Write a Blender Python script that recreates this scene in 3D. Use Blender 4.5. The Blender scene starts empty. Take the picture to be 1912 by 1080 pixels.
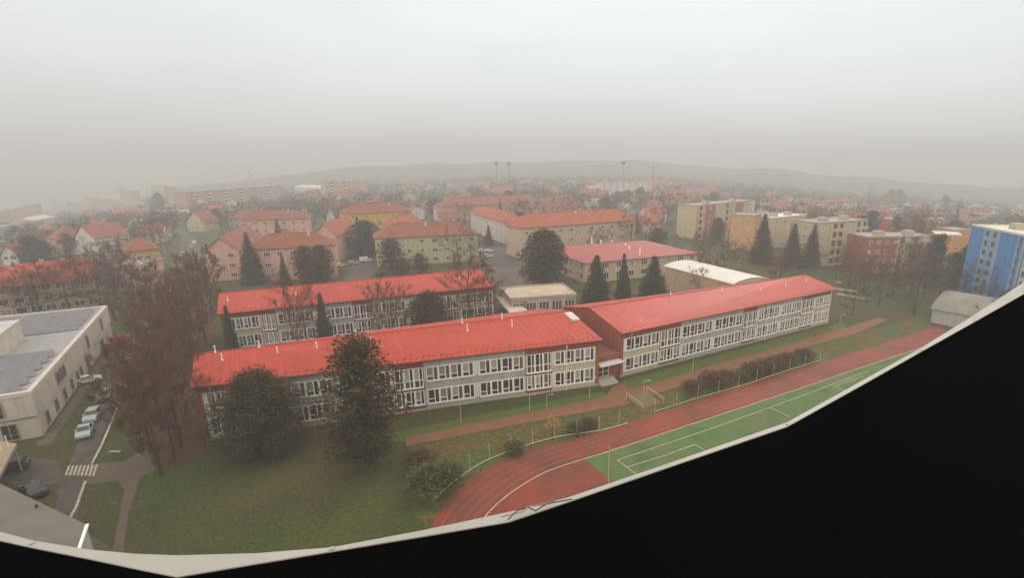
import bpy, math, random
from math import sin, cos, pi, radians, hypot, atan2
random.seed(7)
S = bpy.context.scene
# ------------------------------------------------------------------ camera
F, CX, CY, HY, H = 1000.0, 1050.0, 600.0, 300.0, 40.0      # in pixels of the 1912x1080 photograph, metres
PITCH = math.atan((CY-HY)/F)
cd = bpy.data.cameras.new("camera"); cam = bpy.data.objects.new("camera", cd); S.collection.objects.link(cam)
cd.sensor_width = 36; cd.lens = 36*F/1912; cd.shift_x = -(CX-956)/1912; cd.shift_y = (CY-540)/1912
cd.clip_start = 0.1; cd.clip_end = 9000
cam.location = (0, 0, H); cam.rotation_euler = (pi/2-PITCH, 0, 0)
S.camera = cam
# ------------------------------------------------------------------ world: overcast deck over a weak Nishita sky
SUN_EL, SUN_AZ = radians(32), radians(205)
w = bpy.data.worlds.new("World"); S.world = w; w.use_nodes = True
nt = w.node_tree; nt.nodes.clear()
N = nt.nodes.new; LK = nt.links.new
out = N('ShaderNodeOutputWorld'); bg = N('ShaderNodeBackground'); bg2 = N('ShaderNodeBackground'); add = N('ShaderNodeAddShader')
sky = N('ShaderNodeTexSky'); sky.sky_type = 'NISHITA'; sky.sun_disc = False; sky.sun_elevation = SUN_EL; sky.sun_rotation = SUN_AZ
sky.dust_density = 5; sky.air_density = 1
hs = N('ShaderNodeHueSaturation'); hs.inputs['Saturation'].default_value = 0.25
LK(sky.outputs[0], hs.inputs['Color']); LK(hs.outputs[0], bg.inputs[0]); bg.inputs[1].default_value = 0.05
tc = N('ShaderNodeTexCoord'); sep = N('ShaderNodeSeparateXYZ'); LK(tc.outputs['Generated'], sep.inputs[0])
mr = N('ShaderNodeMapRange'); mr.inputs[1].default_value = -0.02; mr.inputs[2].default_value = 1
mr.inputs[3].default_value = 0.55; mr.inputs[4].default_value = 1.35; LK(sep.outputs['Z'], mr.inputs[0])
no = N('ShaderNodeTexNoise'); no.inputs['Scale'].default_value = 2.2; no.inputs['Detail'].default_value = 3
mp = N('ShaderNodeMapping'); mp.inputs['Scale'].default_value = (1, 1, 3); LK(tc.outputs['Generated'], mp.inputs[0]); LK(mp.outputs[0], no.inputs[0])
m2 = N('ShaderNodeMapRange'); m2.inputs[3].default_value = 0.88; m2.inputs[4].default_value = 1.12; LK(no.outputs[0], m2.inputs[0])
mu = N('ShaderNodeMath'); mu.operation = 'MULTIPLY'; LK(mr.outputs[0], mu.inputs[0]); LK(m2.outputs[0], mu.inputs[1])
bg2.inputs[0].default_value = (0.985, 0.99, 0.985, 1); LK(mu.outputs[0], bg2.inputs[1])
LK(bg.outputs[0], add.inputs[0]); LK(bg2.outputs[0], add.inputs[1]); LK(add.outputs[0], out.inputs[0])
# ------------------------------------------------------------------ sun (veiled)
sd = bpy.data.lights.new("sun", 'SUN'); sd.energy = 0.7; sd.angle = radians(18); sd.color = (1, 0.93, 0.84)
so = bpy.data.objects.new("sun", sd); S.collection.objects.link(so)
so.rotation_euler = (pi/2-SUN_EL, 0, pi-SUN_AZ+pi) ; so.location = (0, -20, 90)
S.view_settings.view_transform = 'Standard'; S.view_settings.look = 'None'; S.view_settings.exposure = 0; S.view_settings.gamma = 1
S.render.engine = 'CYCLES'
S.cycles.max_bounces = 5; S.cycles.diffuse_bounces = 2; S.cycles.volume_bounces = 1; S.cycles.glossy_bounces = 2
S.cycles.use_denoising = True
# ------------------------------------------------------------------ terrain and pixel -> place
SL = [(-60, .064), (-50, .062), (-46, .059), (-32, .024), (-18, .010), (-5, 0), (8, 0), (18, .012), (28, .030), (40, .041), (60, .045)]
def slope(az):
    if az <= SL[0][0]: return SL[0][1]
    for (a, s), (b, t) in zip(SL, SL[1:]):
        if az <= b:
            k = (az-a)/(b-a); k = k*k*(3-2*k)
            return s+(t-s)*k
    return SL[-1][1]
def g(x, y):
    R = hypot(x, y)
    if R < 170: return 0.0
    d = R-170
    return -slope(math.degrees(atan2(x, y)))*d*d/(d+120)
CP, SP = cos(PITCH), sin(PITCH)
def ray(px, py):
    a = (px-CX)/F; c = -(py-CY)/F
    return (a, CP+c*SP, -SP+c*CP)
def at(px, py, z=0.0):
    d = ray(px, py); t = (z-H)/d[2]
    return (d[0]*t, d[1]*t, z)
def gr(px, py):                                   # where the ray meets the terrain
    d = ray(px, py); t = 20.0; st = 1.0
    while t < 4000:
        x, y, z = d[0]*t, d[1]*t, H+d[2]*t
        if z <= g(x, y):
            lo, hi = t-st, t
            for _ in range(30):
                m = (lo+hi)/2
                if H+d[2]*m <= g(d[0]*m, d[1]*m): hi = m
                else: lo = m
            return (d[0]*hi, d[1]*hi, g(d[0]*hi, d[1]*hi))
        st = max(1.0, t*0.01); t += st
    return (d[0]*t, d[1]*t, g(d[0]*t, d[1]*t))
def proj(x, y, z):
    z -= H; yc = y*CP-z*SP; zc = y*SP+z*CP
    return (CX+F*x/yc, CY-F*zc/yc)
def hgt(P, py):                                   # height above P that shows at picture row py
    lo, hi = 0.0, 120.0
    for _ in range(40):
        m = (lo+hi)/2
        if proj(P[0], P[1], P[2]+m)[1] > py: lo = m
        else: hi = m
    return lo
# ------------------------------------------------------------------ materials
MATS = {}
def mat(name, col, rough=0.8, var=0.15, scale=0.6, bump=0.0, bscale=8.0, metal=0.0, coord='Object', fine=0.0, spec=0.3):
    if name in MATS: return MATS[name]
    m = bpy.data.materials.new(name); m.use_nodes = True; t = m.node_tree; b = t.nodes['Principled BSDF']
    b.inputs['Roughness'].default_value = rough; b.inputs['Metallic'].default_value = metal
    b.inputs['Specular IOR Level'].default_value = spec
    tc = t.nodes.new('ShaderNodeTexCoord'); src = tc.outputs[coord]
    n = t.nodes.new('ShaderNodeTexNoise'); n.inputs['Scale'].default_value = scale; n.inputs['Detail'].default_value = 6; n.inputs['Roughness'].default_value = 0.65
    t.links.new(src, n.inputs[0])
    r = t.nodes.new('ShaderNodeMapRange'); r.inputs[1].default_value = 0.3; r.inputs[2].default_value = 0.7
    r.inputs[3].default_value = 1-var; r.inputs[4].default_value = 1+var
    t.links.new(n.outputs[0], r.inputs[0])
    last = r.outputs[0]
    if fine:
        n2 = t.nodes.new('ShaderNodeTexNoise'); n2.inputs['Scale'].default_value = bscale; n2.inputs['Detail'].default_value = 3
        t.links.new(src, n2.inputs[0])
        r2 = t.nodes.new('ShaderNodeMapRange'); r2.inputs[1].default_value = 0.3; r2.inputs[2].default_value = 0.7
        r2.inputs[3].default_value = 1-fine; r2.inputs[4].default_value = 1+fine
        t.links.new(n2.outputs[0], r2.inputs[0])
        q = t.nodes.new('ShaderNodeMath'); q.operation = 'MULTIPLY'; t.links.new(last, q.inputs[0]); t.links.new(r2.outputs[0], q.inputs[1]); last = q.outputs[0]
    v = t.nodes.new('ShaderNodeVectorMath'); v.operation = 'SCALE'; v.inputs[0].default_value = col[:3]
    t.links.new(last, v.inputs['Scale']); t.links.new(v.outputs[0], b.inputs['Base Color'])
    if bump:
        n3 = t.nodes.new('ShaderNodeTexNoise'); n3.inputs['Scale'].default_value = bscale; n3.inputs['Detail'].default_value = 4
        t.links.new(src, n3.inputs[0])
        bp = t.nodes.new('ShaderNodeBump'); bp.inputs['Strength'].default_value = bump; bp.inputs['Distance'].default_value = 0.1
        t.links.new(n3.outputs[0], bp.inputs['Height']); t.links.new(bp.outputs[0], b.inputs['Normal'])
    MATS[name] = m
    return m
def mix_mat(name, c1, c2, scale, rough=0.9, lo=0.42, hi=0.6, fine=0.25, fscale=3.0, bump=0.3, c3=None):
    if name in MATS: return MATS[name]
    m = mat(name, (1, 1, 1), rough, 0.12, scale*3, bump, fscale, fine=fine)
    t = m.node_tree; b = t.nodes['Principled BSDF']
    v = [x for x in t.nodes if x.type == 'VECT_MATH'][0]; tc = [x for x in t.nodes if x.type == 'TEX_COORD'][0]
    def noise(s, d=5, lo=lo, hi=hi):
        n = t.nodes.new('ShaderNodeTexNoise'); n.inputs['Scale'].default_value = s; n.inputs['Detail'].default_value = d
        t.links.new(tc.outputs['Object'], n.inputs[0])
        r = t.nodes.new('ShaderNodeMapRange'); r.inputs[1].default_value = lo; r.inputs[2].default_value = hi; t.links.new(n.outputs[0], r.inputs[0])
        return r.outputs[0]
    mx = t.nodes.new('ShaderNodeMix'); mx.data_type = 'RGBA'; mx.inputs[6].default_value = (*c1, 1); mx.inputs[7].default_value = (*c2, 1)
    t.links.new(noise(scale), mx.inputs[0]); o = mx.outputs[2]
    if c3:
        my = t.nodes.new('ShaderNodeMix'); my.data_type = 'RGBA'; my.inputs[7].default_value = (*c3, 1)
        t.links.new(o, my.inputs[6]); t.links.new(noise(scale*2.7, 4, 0.52, 0.66), my.inputs[0]); o = my.outputs[2]
    t.links.new(o, v.inputs[0])
    return m
def tile_mat(name, col, var=0.2, period=3.0):
    """roof tiles: mottled colour with fine courses in the relief and the tone"""
    if name in MATS: return MATS[name]
    m = mat(name, col, 0.75, var, 0.35, 0.4, 2.5, fine=0.18)
    return m
def streak(m, amt=0.25, sc=(1.3, 1.3, 0.12)):
    """vertical weather stains, a real pattern on the wall"""
    t = m.node_tree; v = [x for x in t.nodes if x.type == 'VECT_MATH'][0]; b = t.nodes['Principled BSDF']; tc = [x for x in t.nodes if x.type == 'TEX_COORD'][0]
    mp = t.nodes.new('ShaderNodeMapping'); mp.inputs['Scale'].default_value = sc; t.links.new(tc.outputs['Object'], mp.inputs[0])
    n = t.nodes.new('ShaderNodeTexNoise'); n.inputs['Scale'].default_value = 1.0; n.inputs['Detail'].default_value = 5; t.links.new(mp.outputs[0], n.inputs[0])
    r = t.nodes.new('ShaderNodeMapRange'); r.inputs[1].default_value = 0.45; r.inputs[2].default_value = 0.75; r.inputs[3].default_value = 1; r.inputs[4].default_value = 1-amt
    t.links.new(n.outputs[0], r.inputs[0])
    s = t.nodes.new('ShaderNodeVectorMath'); s.operation = 'SCALE'; t.links.new(v.outputs[0], s.inputs[0]); t.links.new(r.outputs[0], s.inputs['Scale'])
    t.links.new(s.outputs[0], b.inputs['Base Color'])
    return m
def wallm(name, col): return streak(mat(name, col, 0.85, 0.08, 0.3, 0.15, 5.0, fine=0.05))
M_GRASS = mix_mat('grass_ground', (.052, .064, .010), (.084, .056, .016), 0.035, fine=.4, fscale=2.2, c3=(.040, .050, .009))
M_BANK = mix_mat('dry_grass', (.100, .070, .012), (.062, .085, .013), 0.12, fine=.5, fscale=1.6, c3=(.13, .065, .02))
M_LAWN = mix_mat('lawn', (.075, .115, .016), (.105, .10, .018), 0.1, fine=.35, fscale=2.5)
M_SOIL = mix_mat('leaf_litter', (.095, .040, .017), (.060, .036, .014), 0.08, fine=.45, fscale=2.0, c3=(.07, .06, .015))
M_ROAD = mix_mat('asphalt', (.10, .072, .055), (.065, .048, .038), .22, .7, fine=.15, fscale=5, bump=.15, c3=(.12, .085, .055))
M_PAVE = mat('pavement', (.13, .092, .060), .85, .15, .3, .2, 6, fine=.12)
M_PATH = mat('red_path', (.22, .092, .045), .85, .14, .35, .2, 7, fine=.12)
M_TRACK = mix_mat('running_track', (.24, .036, .015), (.15, .038, .018), 0.10, .7, fine=.16, fscale=3, bump=.1, c3=(.17, .042, .020))
M_PITCH = mix_mat('artificial_turf', (.080, .145, .032), (.11, .135, .045), 0.08, .85, fine=.15, fscale=4, bump=.1, c3=(.075, .11, .035))
M_LINE = mat('line_paint', (.46, .41, .29), .7, .35, 1.2, fine=.25)
M_LANE = mat('lane_paint', (.36, .17, .11), .7, .2, 2)
M_WHITE = mat('white_frame', (.84, .80, .72), .5, .05, 1)
M_GLASS = mat('dark_glass', (.045, .032, .024), .15, .3, .5, spec=.6)
M_GLASS2 = mat('brown_glass', (.12, .075, .052), .2, .2, .5, spec=.6)
M_BLIND = mat('blind_glass', (.25, .215, .16), .35, .12, .6, spec=.5)
M_BLIND2 = mat('pale_blind_glass', (.37, .33, .25), .4, .1, .6, spec=.5)
M_DROOF = mat('brown_gutter', (.19, .04, .025), .6, .1, 1)  # plain dark brown red of the gutters and snow guards
M_SROOF = mat('red_sheet_roof', (.45, .045, .018), .5, .12, .09, .08, .9, fine=.08)
streak(M_SROOF, .16, (.9, .9, .05))
M_SRED = wallm('school_red_plaster', (.30, .075, .042))
M_SGREY = wallm('school_grey_plaster', (.42, .385, .345))
M_SBEIGE = wallm('school_beige_plaster', (.54, .45, .30))
M_SWHITE = wallm('school_pale_plaster', (.70, .65, .57))
M_DARKMETAL = mat('dark_metal', (.05, .045, .04), .5, .1, 1)
M_STEEL = mat('galvanised_steel', (.48, .44, .38), .45, .1, 1)
M_CONC = mat('concrete', (.42, .35, .27), .9, .15, .4, .2, 6, fine=.08)
M_BARK = mat('bark', (.085, .05, .03), .95, .2, 1.5, .4, 6)
# ------------------------------------------------------------------ mesh builder
class MB:
    def __init__(s): s.v = []; s.f = []; s.m = []
    def poly(s, pts, m=0):
        b = len(s.v); s.v += [tuple(p) for p in pts]; s.f.append(tuple(range(b, b+len(pts)))); s.m.append(m)
    def obox(s, O, u, n, x0, x1, y0, y1, z0, z1, m=0):
        b = len(s.v)
        for z in (z0, z1):
            for x, y in ((x0, y0), (x1, y0), (x1, y1), (x0, y1)):
                s.v.append((O[0]+u[0]*x+n[0]*y, O[1]+u[1]*x+n[1]*y, O[2]+z))
        for q in ((0, 3, 2, 1), (4, 5, 6, 7), (0, 1, 5, 4), (1, 2, 6, 5), (2, 3, 7, 6), (3, 0, 4, 7)):
            s.f.append(tuple(b+i for i in q)); s.m.append(m)
    def box(s, x0, x1, y0, y1, z0, z1, m=0): s.obox((0, 0, 0), (1, 0), (0, 1), x0, x1, y0, y1, z0, z1, m)
    def prism(s, pts, z0, z1, m=0, mt=None):
        k = len(pts); b = len(s.v)
        s.v += [(p[0], p[1], z0) for p in pts]+[(p[0], p[1], z1) for p in pts]
        s.f.append(tuple(range(b+k-1, b-1, -1))); s.m.append(m)
        s.f.append(tuple(range(b+k, b+2*k))); s.m.append(m if mt is None else mt)
        for i in range(k):
            j = (i+1) % k; s.f.append((b+i, b+j, b+k+j, b+k+i)); s.m.append(m)
    def slab(s, pts, t, m=0):                     # a tilted sheet given by its top outline, thickness t downwards
        k = len(pts); b = len(s.v)
        s.v += [tuple(p) for p in pts]+[(p[0], p[1], p[2]-t) for p in pts]
        s.f.append(tuple(range(b, b+k))); s.m.append(m); s.f.append(tuple(range(b+2*k-1, b+k-1, -1))); s.m.append(m)
        for i in range(k):
            j = (i+1) % k; s.f.append((b+j, b+i, b+k+i, b+k+j)); s.m.append(m)
    def tube(s, p, q, r0, r1, n=5, m=0, cap=True):
        d = (q[0]-p[0], q[1]-p[1], q[2]-p[2]); L = math.sqrt(d[0]**2+d[1]**2+d[2]**2) or 1e-6; d = (d[0]/L, d[1]/L, d[2]/L)
        a = (0, 0, 1) if abs(d[2]) < .9 else (1, 0, 0)
        e = (d[1]*a[2]-d[2]*a[1], d[2]*a[0]-d[0]*a[2], d[0]*a[1]-d[1]*a[0]); l = math.sqrt(sum(c*c for c in e)); e = tuple(c/l for c in e)
        h = (d[1]*e[2]-d[2]*e[1], d[2]*e[0]-d[0]*e[2], d[0]*e[1]-d[1]*e[0])
        b = len(s.v)
        for c, r in ((p, r0), (q, r1)):
            for i in range(n):
                t = 2*pi*i/n; s.v.append(tuple(c[k]+r*(cos(t)*e[k]+sin(t)*h[k]) for k in range(3)))
        for i in range(n):
            j = (i+1) % n; s.f.append((b+i, b+j, b+n+j, b+n+i)); s.m.append(m)
        if cap:
            s.f.append(tuple(range(b+n-1, b-1, -1))); s.m.append(m); s.f.append(tuple(range(b+n, b+2*n))); s.m.append(m)
    def mesh(s, name, mats, org=(0, 0, 0), smooth=False):
        me = bpy.data.meshes.new(name)
        me.from_pydata([(v[0]-org[0], v[1]-org[1], v[2]-org[2]) for v in s.v], [], s.f)
        for m in (mats if isinstance(mats, (list, tuple)) else [mats]): me.materials.append(m)
        me.polygons.foreach_set('material_index', s.m)
        if smooth: me.polygons.foreach_set('use_smooth', [True]*len(s.f))
        me.update()
        return me
    def build(s, name, mats, parent=None, smooth=False, org=None):
        o = parent.location if parent is not None and org is None else (org or (0, 0, 0))
        ob = bpy.data.objects.new(name, s.mesh(name, mats, (0, 0, 0) if parent is None and org is None else tuple(o), smooth))
        S.collection.objects.link(ob)
        if parent is not None: ob.parent = parent
        elif org: ob.location = org
        return ob
def inst(name, me, parent, P, rz=0.0, sc=None):
    ob = bpy.data.objects.new(name, me); S.collection.objects.link(ob); ob.parent = parent
    if parent is not None: ob.location = (P[0]-parent.location[0], P[1]-parent.location[1], P[2]-parent.location[2])
    else: ob.location = P
    ob.rotation_euler = (0, 0, rz)
    if sc: ob.scale = sc
    return ob
def sub(name, me, parent):
    ob = bpy.data.objects.new(name, me); S.collection.objects.link(ob); ob.parent = parent; return ob
def tag(o, label, cat, group=None):
    o['label'] = label; o['category'] = cat
    if group: o['group'] = group
    return o
def thing(name, label, cat, P, group=None):
    o = bpy.data.objects.new(name, None); S.collection.objects.link(o); o.location = P; o.empty_display_size = .5
    return tag(o, label, cat, group)
def structure(o): o['kind'] = 'structure'; return o
def copy_tree(o, parent=None):
    c = o.copy(); S.collection.objects.link(c)
    if parent is not None: c.parent = parent
    for ch in list(CH.get(o.name, [])): pass
    for ch in [x for x in bpy.data.objects if False]: pass
    return c
def kids(o): return list(o.children)
def dup(root, P, rz, label, group=None, sc=None, swap=None, cat=None):
    r = root.copy(); S.collection.objects.link(r); r.location = P; r.rotation_euler = (0, 0, rz); r['label'] = label
    if cat: r['category'] = cat
    if group: r['group'] = group
    if sc: r.scale = sc
    for ch in kids(root):
        c = ch.copy(); S.collection.objects.link(c); c.parent = r
        if swap and c.name.split('.')[0] in swap: c.data = swap[c.name.split('.')[0]]
        for k in kids(ch):
            d = k.copy(); S.collection.objects.link(d); d.parent = c
    return r
CH = {}
FOOT = []          # (x, y, radius) taken ground
LMK = []           # (phrase, px, py, distance)
def occupy(pts, pad=3):
    cx = sum(p[0] for p in pts)/len(pts); cy = sum(p[1] for p in pts)/len(pts)
    FOOT.append((pts, cx, cy, max(hypot(p[0]-cx, p[1]-cy) for p in pts)+pad))
def free(x, y, r):
    for pts, cx, cy, R in FOOT:
        if hypot(x-cx, y-cy) > R+r: continue
        # inside / near the polygon
        ins = False; dm = 1e9; n = len(pts)
        for i in range(n):
            (x1, y1), (x2, y2) = pts[i][:2], pts[(i+1) % n][:2]
            if (y1 > y) != (y2 > y) and x < (x2-x1)*(y-y1)/(y2-y1)+x1: ins = not ins
            L = (x2-x1)**2+(y2-y1)**2 or 1; t = max(0, min(1, ((x-x1)*(x2-x1)+(y-y1)*(y2-y1))/L))
            dm = min(dm, hypot(x-x1-t*(x2-x1), y-y1-t*(y2-y1)))
        if ins or dm < r: return False
    return True
# ------------------------------------------------------------------ ground
mb = MB()
rings = [0, 20, 60, 110, 150, 170, 185, 205, 230, 260, 300, 350, 400, 460, 530, 610, 700, 820, 960, 1150, 1400, 1800, 2400, 3200]
AZ = list(range(-180, -70, 10))+[a*1.5 for a in range(-47, 48)]+list(range(71, 181, 10))
AZ = sorted(set(AZ))
for R in rings:
    for a in AZ:
        x, y = R*sin(radians(a)), R*cos(radians(a)); mb.v.append((x, y, g(x, y)))
k = len(AZ)
for i in range(len(rings)-1):
    for j in range(k-1):
        a, b = i*k+j, i*k+j+1
        mb.f.append((a, b, b+k, a+k)) if i else mb.f.append((b, b+k, a+k)); mb.m.append(0)
structure(mb.build('ground', M_GRASS))
# hills on the horizon
M_HILL = mix_mat('far_hill', (.05, .065, .035), (.09, .085, .05), 0.006, fine=.2, fscale=.05, bump=0)
mb = MB(); hr = [1150, 1300, 1450, 1650, 1850, 2100]; amp = [-1.5, 3, 12, 27, 38, 30]
for R, am in zip(hr, amp):
    for a in range(-44, 61):
        t = a
        e = max(0, min(1, (t+38)/14))
        x, y = R*sin(radians(a)), R*cos(radians(a))
        mb.v.append((x, y, g(x, y)+(am*e*(1+.10*sin(a*.31)+.06*sin(a*.9+1)) if am > 0 else am)-(0 if e > 0 else 2)))
for i in range(len(hr)-1):
    for j in range(104):
        a = i*105+j; mb.f.append((a, a+1, a+106, a+105)); mb.m.append(0)
structure(mb.build('hills', M_HILL, smooth=True))
def sheet(name, px, m, z, occ=True, kind=True):
    pts = [at(x, y, z) for x, y in px]; b = MB(); b.poly(pts)
    o = b.build(name, m)
    if o.data.polygons[0].normal.z < 0: o.data.flip_normals()
    if kind: structure(o)
    if occ: occupy(pts, 0)
    return o
def spline(pts, n=8):
    out = []; P = [pts[0]]+list(pts)+[pts[-1]]
    for i in range(1, len(P)-2):
        for k in range(n):
            t = k/n; a, b, c, d = P[i-1:i+3]
            out.append(tuple(.5*((2*b[q])+(-a[q]+c[q])*t+(2*a[q]-5*b[q]+4*c[q]-d[q])*t*t+(-a[q]+3*b[q]-3*c[q]+d[q])*t**3) for q in (0, 1)))
    out.append(pts[-1]); return out
def ribbon(name, pts, wl, m, z, kind='structure', b=None):
    """a flat strip of half width wl on the ground along points (x,y)"""
    own = b is None; b = b or MB(); n = len(pts)
    L = []
    for i, p in enumerate(pts):
        a = pts[max(0, i-1)]; c = pts[min(n-1, i+1)]; dx, dy = c[0]-a[0], c[1]-a[1]; l = hypot(dx, dy) or 1
        nx, ny = -dy/l*wl, dx/l*wl
        L.append(((p[0]+nx, p[1]+ny), (p[0]-nx, p[1]-ny)))
    for (a, c), (d, e) in zip(L, L[1:]):
        b.poly([(q[0], q[1], g(*q)+z) for q in (c, e, d, a)])
    if own:
        o = b.build(name, m)
        if kind: o['kind'] = kind
        return o
# road along the left, its kerb and car parks
laneL = [(150, 1060), (96, 985), (112, 905), (140, 840), (163, 780), (190, 720), (208, 670), (222, 640), (258, 605), (306, 552), (328, 520)]
laneR = [(300, 1075), (140, 985), (158, 905), (178, 848), (202, 788), (232, 728), (247, 680), (256, 650), (286, 612), (330, 556), (348, 520)]
sheet('road', laneL+laneR[::-1], M_ROAD, .008)
lc = [gr(338, 520)[:2], gr(347, 500)[:2], gr(356, 480)[:2], gr(352, 455)[:2], gr(345, 440)[:2], gr(320, 425)[:2]]
ribbon('road', spline(lc, 10), 4.0, M_ROAD, .35); occupy([(p[0]-4, p[1]) for p in lc]+[(p[0]+4, p[1]) for p in lc[::-1]], 0)
sheet('pavement', [(28, 850), (110, 862), (118, 905), (20, 905), (-60, 880), (-60, 830)], M_ROAD, .012)
sheet('pavement', [(170, 868), (232, 862), (272, 838), (290, 878), (262, 893), (240, 960), (225, 1060), (205, 1060), (232, 915), (220, 900), (160, 905)], M_PAVE, .012)
sheet('pavement', [(66, 826), (80, 822), (215, 630), (228, 634), (96, 828), (70, 836)], M_PAVE, .016, kind=True)
sheet('yard', [(905, 462), (935, 462), (985, 480), (1010, 520), (1000, 545), (905, 540), (895, 500)], M_ROAD, .010)
sheet('yard', [(655, 497), (690, 492), (705, 505), (690, 522), (640, 526)], M_ROAD, .010)
# zebra crossing and painted edge line
b = MB()
for i in range(8):
    x = 121+7.3*i
    pts = [at(x+6.5, 870.5-.3*i, .02), at(x+10.5, 870.5-.3*i, .02), at(x+4, 888+.2*i, .02), at(x, 888+.2*i, .02)]
    b.poly(pts)
zc = b.build('zebra_crossing', M_LINE); tag(zc, 'worn white zebra crossing stripes across the road on the left', 'crossing marking')
kerb = MB()
for seg in ([(247, 690), (230, 735), (214, 775), (206, 795), (190, 833), (172, 868)], [(160, 900), (152, 922), (143, 948), (132, 968)]):
    pts = [at(*p)[:2] for p in seg]
    for p, q in zip(pts, pts[1:]):
        d = (q[0]-p[0], q[1]-p[1]); l = hypot(*d); u = (d[0]/l, d[1]/l); kerb.obox((p[0], p[1], 0), u, (-u[1], u[0]), 0, l, -.14, .14, -.1, .13)
structure(kerb.build('kerb', M_LINE))
# verges and soils
sheet('leaf_litter', [(262, 640), (300, 600), (345, 560), (400, 560), (405, 640), (365, 660), (385, 820), (395, 850), (300, 880), (275, 835), (235, 780), (255, 700)], M_SOIL, .004, occ=False)
sheet('lawn', [(700, 815), (1120, 732), (1137, 740), (1130, 756), (760, 822), (690, 838)], M_LAWN, .006, occ=False)
sheet('lawn', [(1162, 712), (1548, 608), (1580, 600), (1580, 612), (1300, 697), (1200, 730), (1166, 730)], M_LAWN, .006, occ=False)
sheet('path', [(758, 818), (1130, 742), (1145, 722), (1162, 716), (1180, 728), (1300, 692), (1430, 655), (1580, 612), (1640, 594), (1660, 597), (1600, 622), (1440, 668), (1300, 712), (1215, 739), (1165, 757), (1040, 780), (900, 806), (758, 834)], M_PATH, .010)
sheet('grass_bank', [(770, 836), (900, 808), (1040, 782), (1165, 759), (1215, 741), (1300, 714), (1440, 670), (1600, 624), (1720, 590), (1745, 612), (1620, 652), (1400, 718), (1200, 782), (1075, 822), (970, 848), (900, 882), (840, 932), (800, 985), (770, 960)], M_BANK, .005, occ=False)
outer = spline([at(*p)[:2] for p in [(800, 1000), (815, 965), (845, 928), (900, 882), (970, 848), (1075, 821), (1200, 782), (1400, 717), (1620, 651), (1760, 606)]], 8)
inner = spline([at(*p)[:2] for p in [(895, 985), (915, 955), (960, 917), (1020, 882), (1090, 858), (1145, 841), (1300, 790), (1500, 724), (1620, 683), (1770, 634)]], 8)
b = MB(); nO = len(outer)
for i in range(nO-1): b.poly([(*p, .012) for p in (inner[i], inner[i+1], outer[i+1], outer[i])])
structure(b.build('running_track', M_TRACK)); occupy(outer+inner[::-1], 0)
bend = [at(*p)[:2] for p in [(1092, 858), (1150, 905), (1180, 980), (900, 1050)]]
b = MB(); b.poly([(*p, .012) for p in inner[:33]]+[(*p, .012) for p in bend[1:]])
o = structure(b.build('running_track', M_TRACK))
if o.data.polygons[0].normal.z < 0: o.data.flip_normals()
b = MB(); b.poly([(*p, .016) for p in inner[32:]]+[(*at(*p)[:2], .016) for p in [(1850, 760), (1400, 1060), (1230, 1010), (1150, 905)]])
o = structure(b.build('football_pitch', M_PITCH))
if o.data.polygons[0].normal.z < 0: o.data.flip_normals()
occupy(inner+[at(*p)[:2] for p in [(1850, 760), (1300, 1000), (900, 1050)]], 0)
b = MB(); ribbon('', inner, .07, None, .024, b=b)
def lanes(t): return [tuple(inner[i][q]+(outer[i][q]-inner[i][q])*t for q in (0, 1)) for i in range(nO)]
ln = b.build('track_line', M_LINE); ln['kind'] = 'structure'
b = MB()
for t in (.2, .4, .6, .8): ribbon('', lanes(t)[:60 if t != .8 else 44], .025, None, .022, b=b)
ln = b.build('track_line', M_LANE); ln['kind'] = 'structure'
b = MB()
def pline(pp, wd=.06):
    P = [at(*p)[:2] for p in pp]
    for p, q in zip(P, P[1:]):
        d = (q[0]-p[0], q[1]-p[1]); l = hypot(*d); u = (d[0]/l, d[1]/l); n = (-u[1]*wd, u[0]*wd)
        b.poly([(p[0]-n[0], p[1]-n[1], .026), (q[0]-n[0], q[1]-n[1], .026), (q[0]+n[0], q[1]+n[1], .026), (p[0]+n[0], p[1]+n[1], .026)])
pline([(1205, 900), (1153, 860), (1300, 811), (1390, 779), (1500, 739), (1590, 705), (1622, 693)])
pline([(1172, 873), (1240, 852), (1298, 831), (1318, 843)])
pline([(1437, 762), (1458, 771), (1475, 780)])
pline([(1558, 722), (1590, 711), (1612, 703)]); pline([(1558, 722), (1583, 733)])
ln = b.build('pitch_line', M_LINE); ln['kind'] = 'structure'
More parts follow.
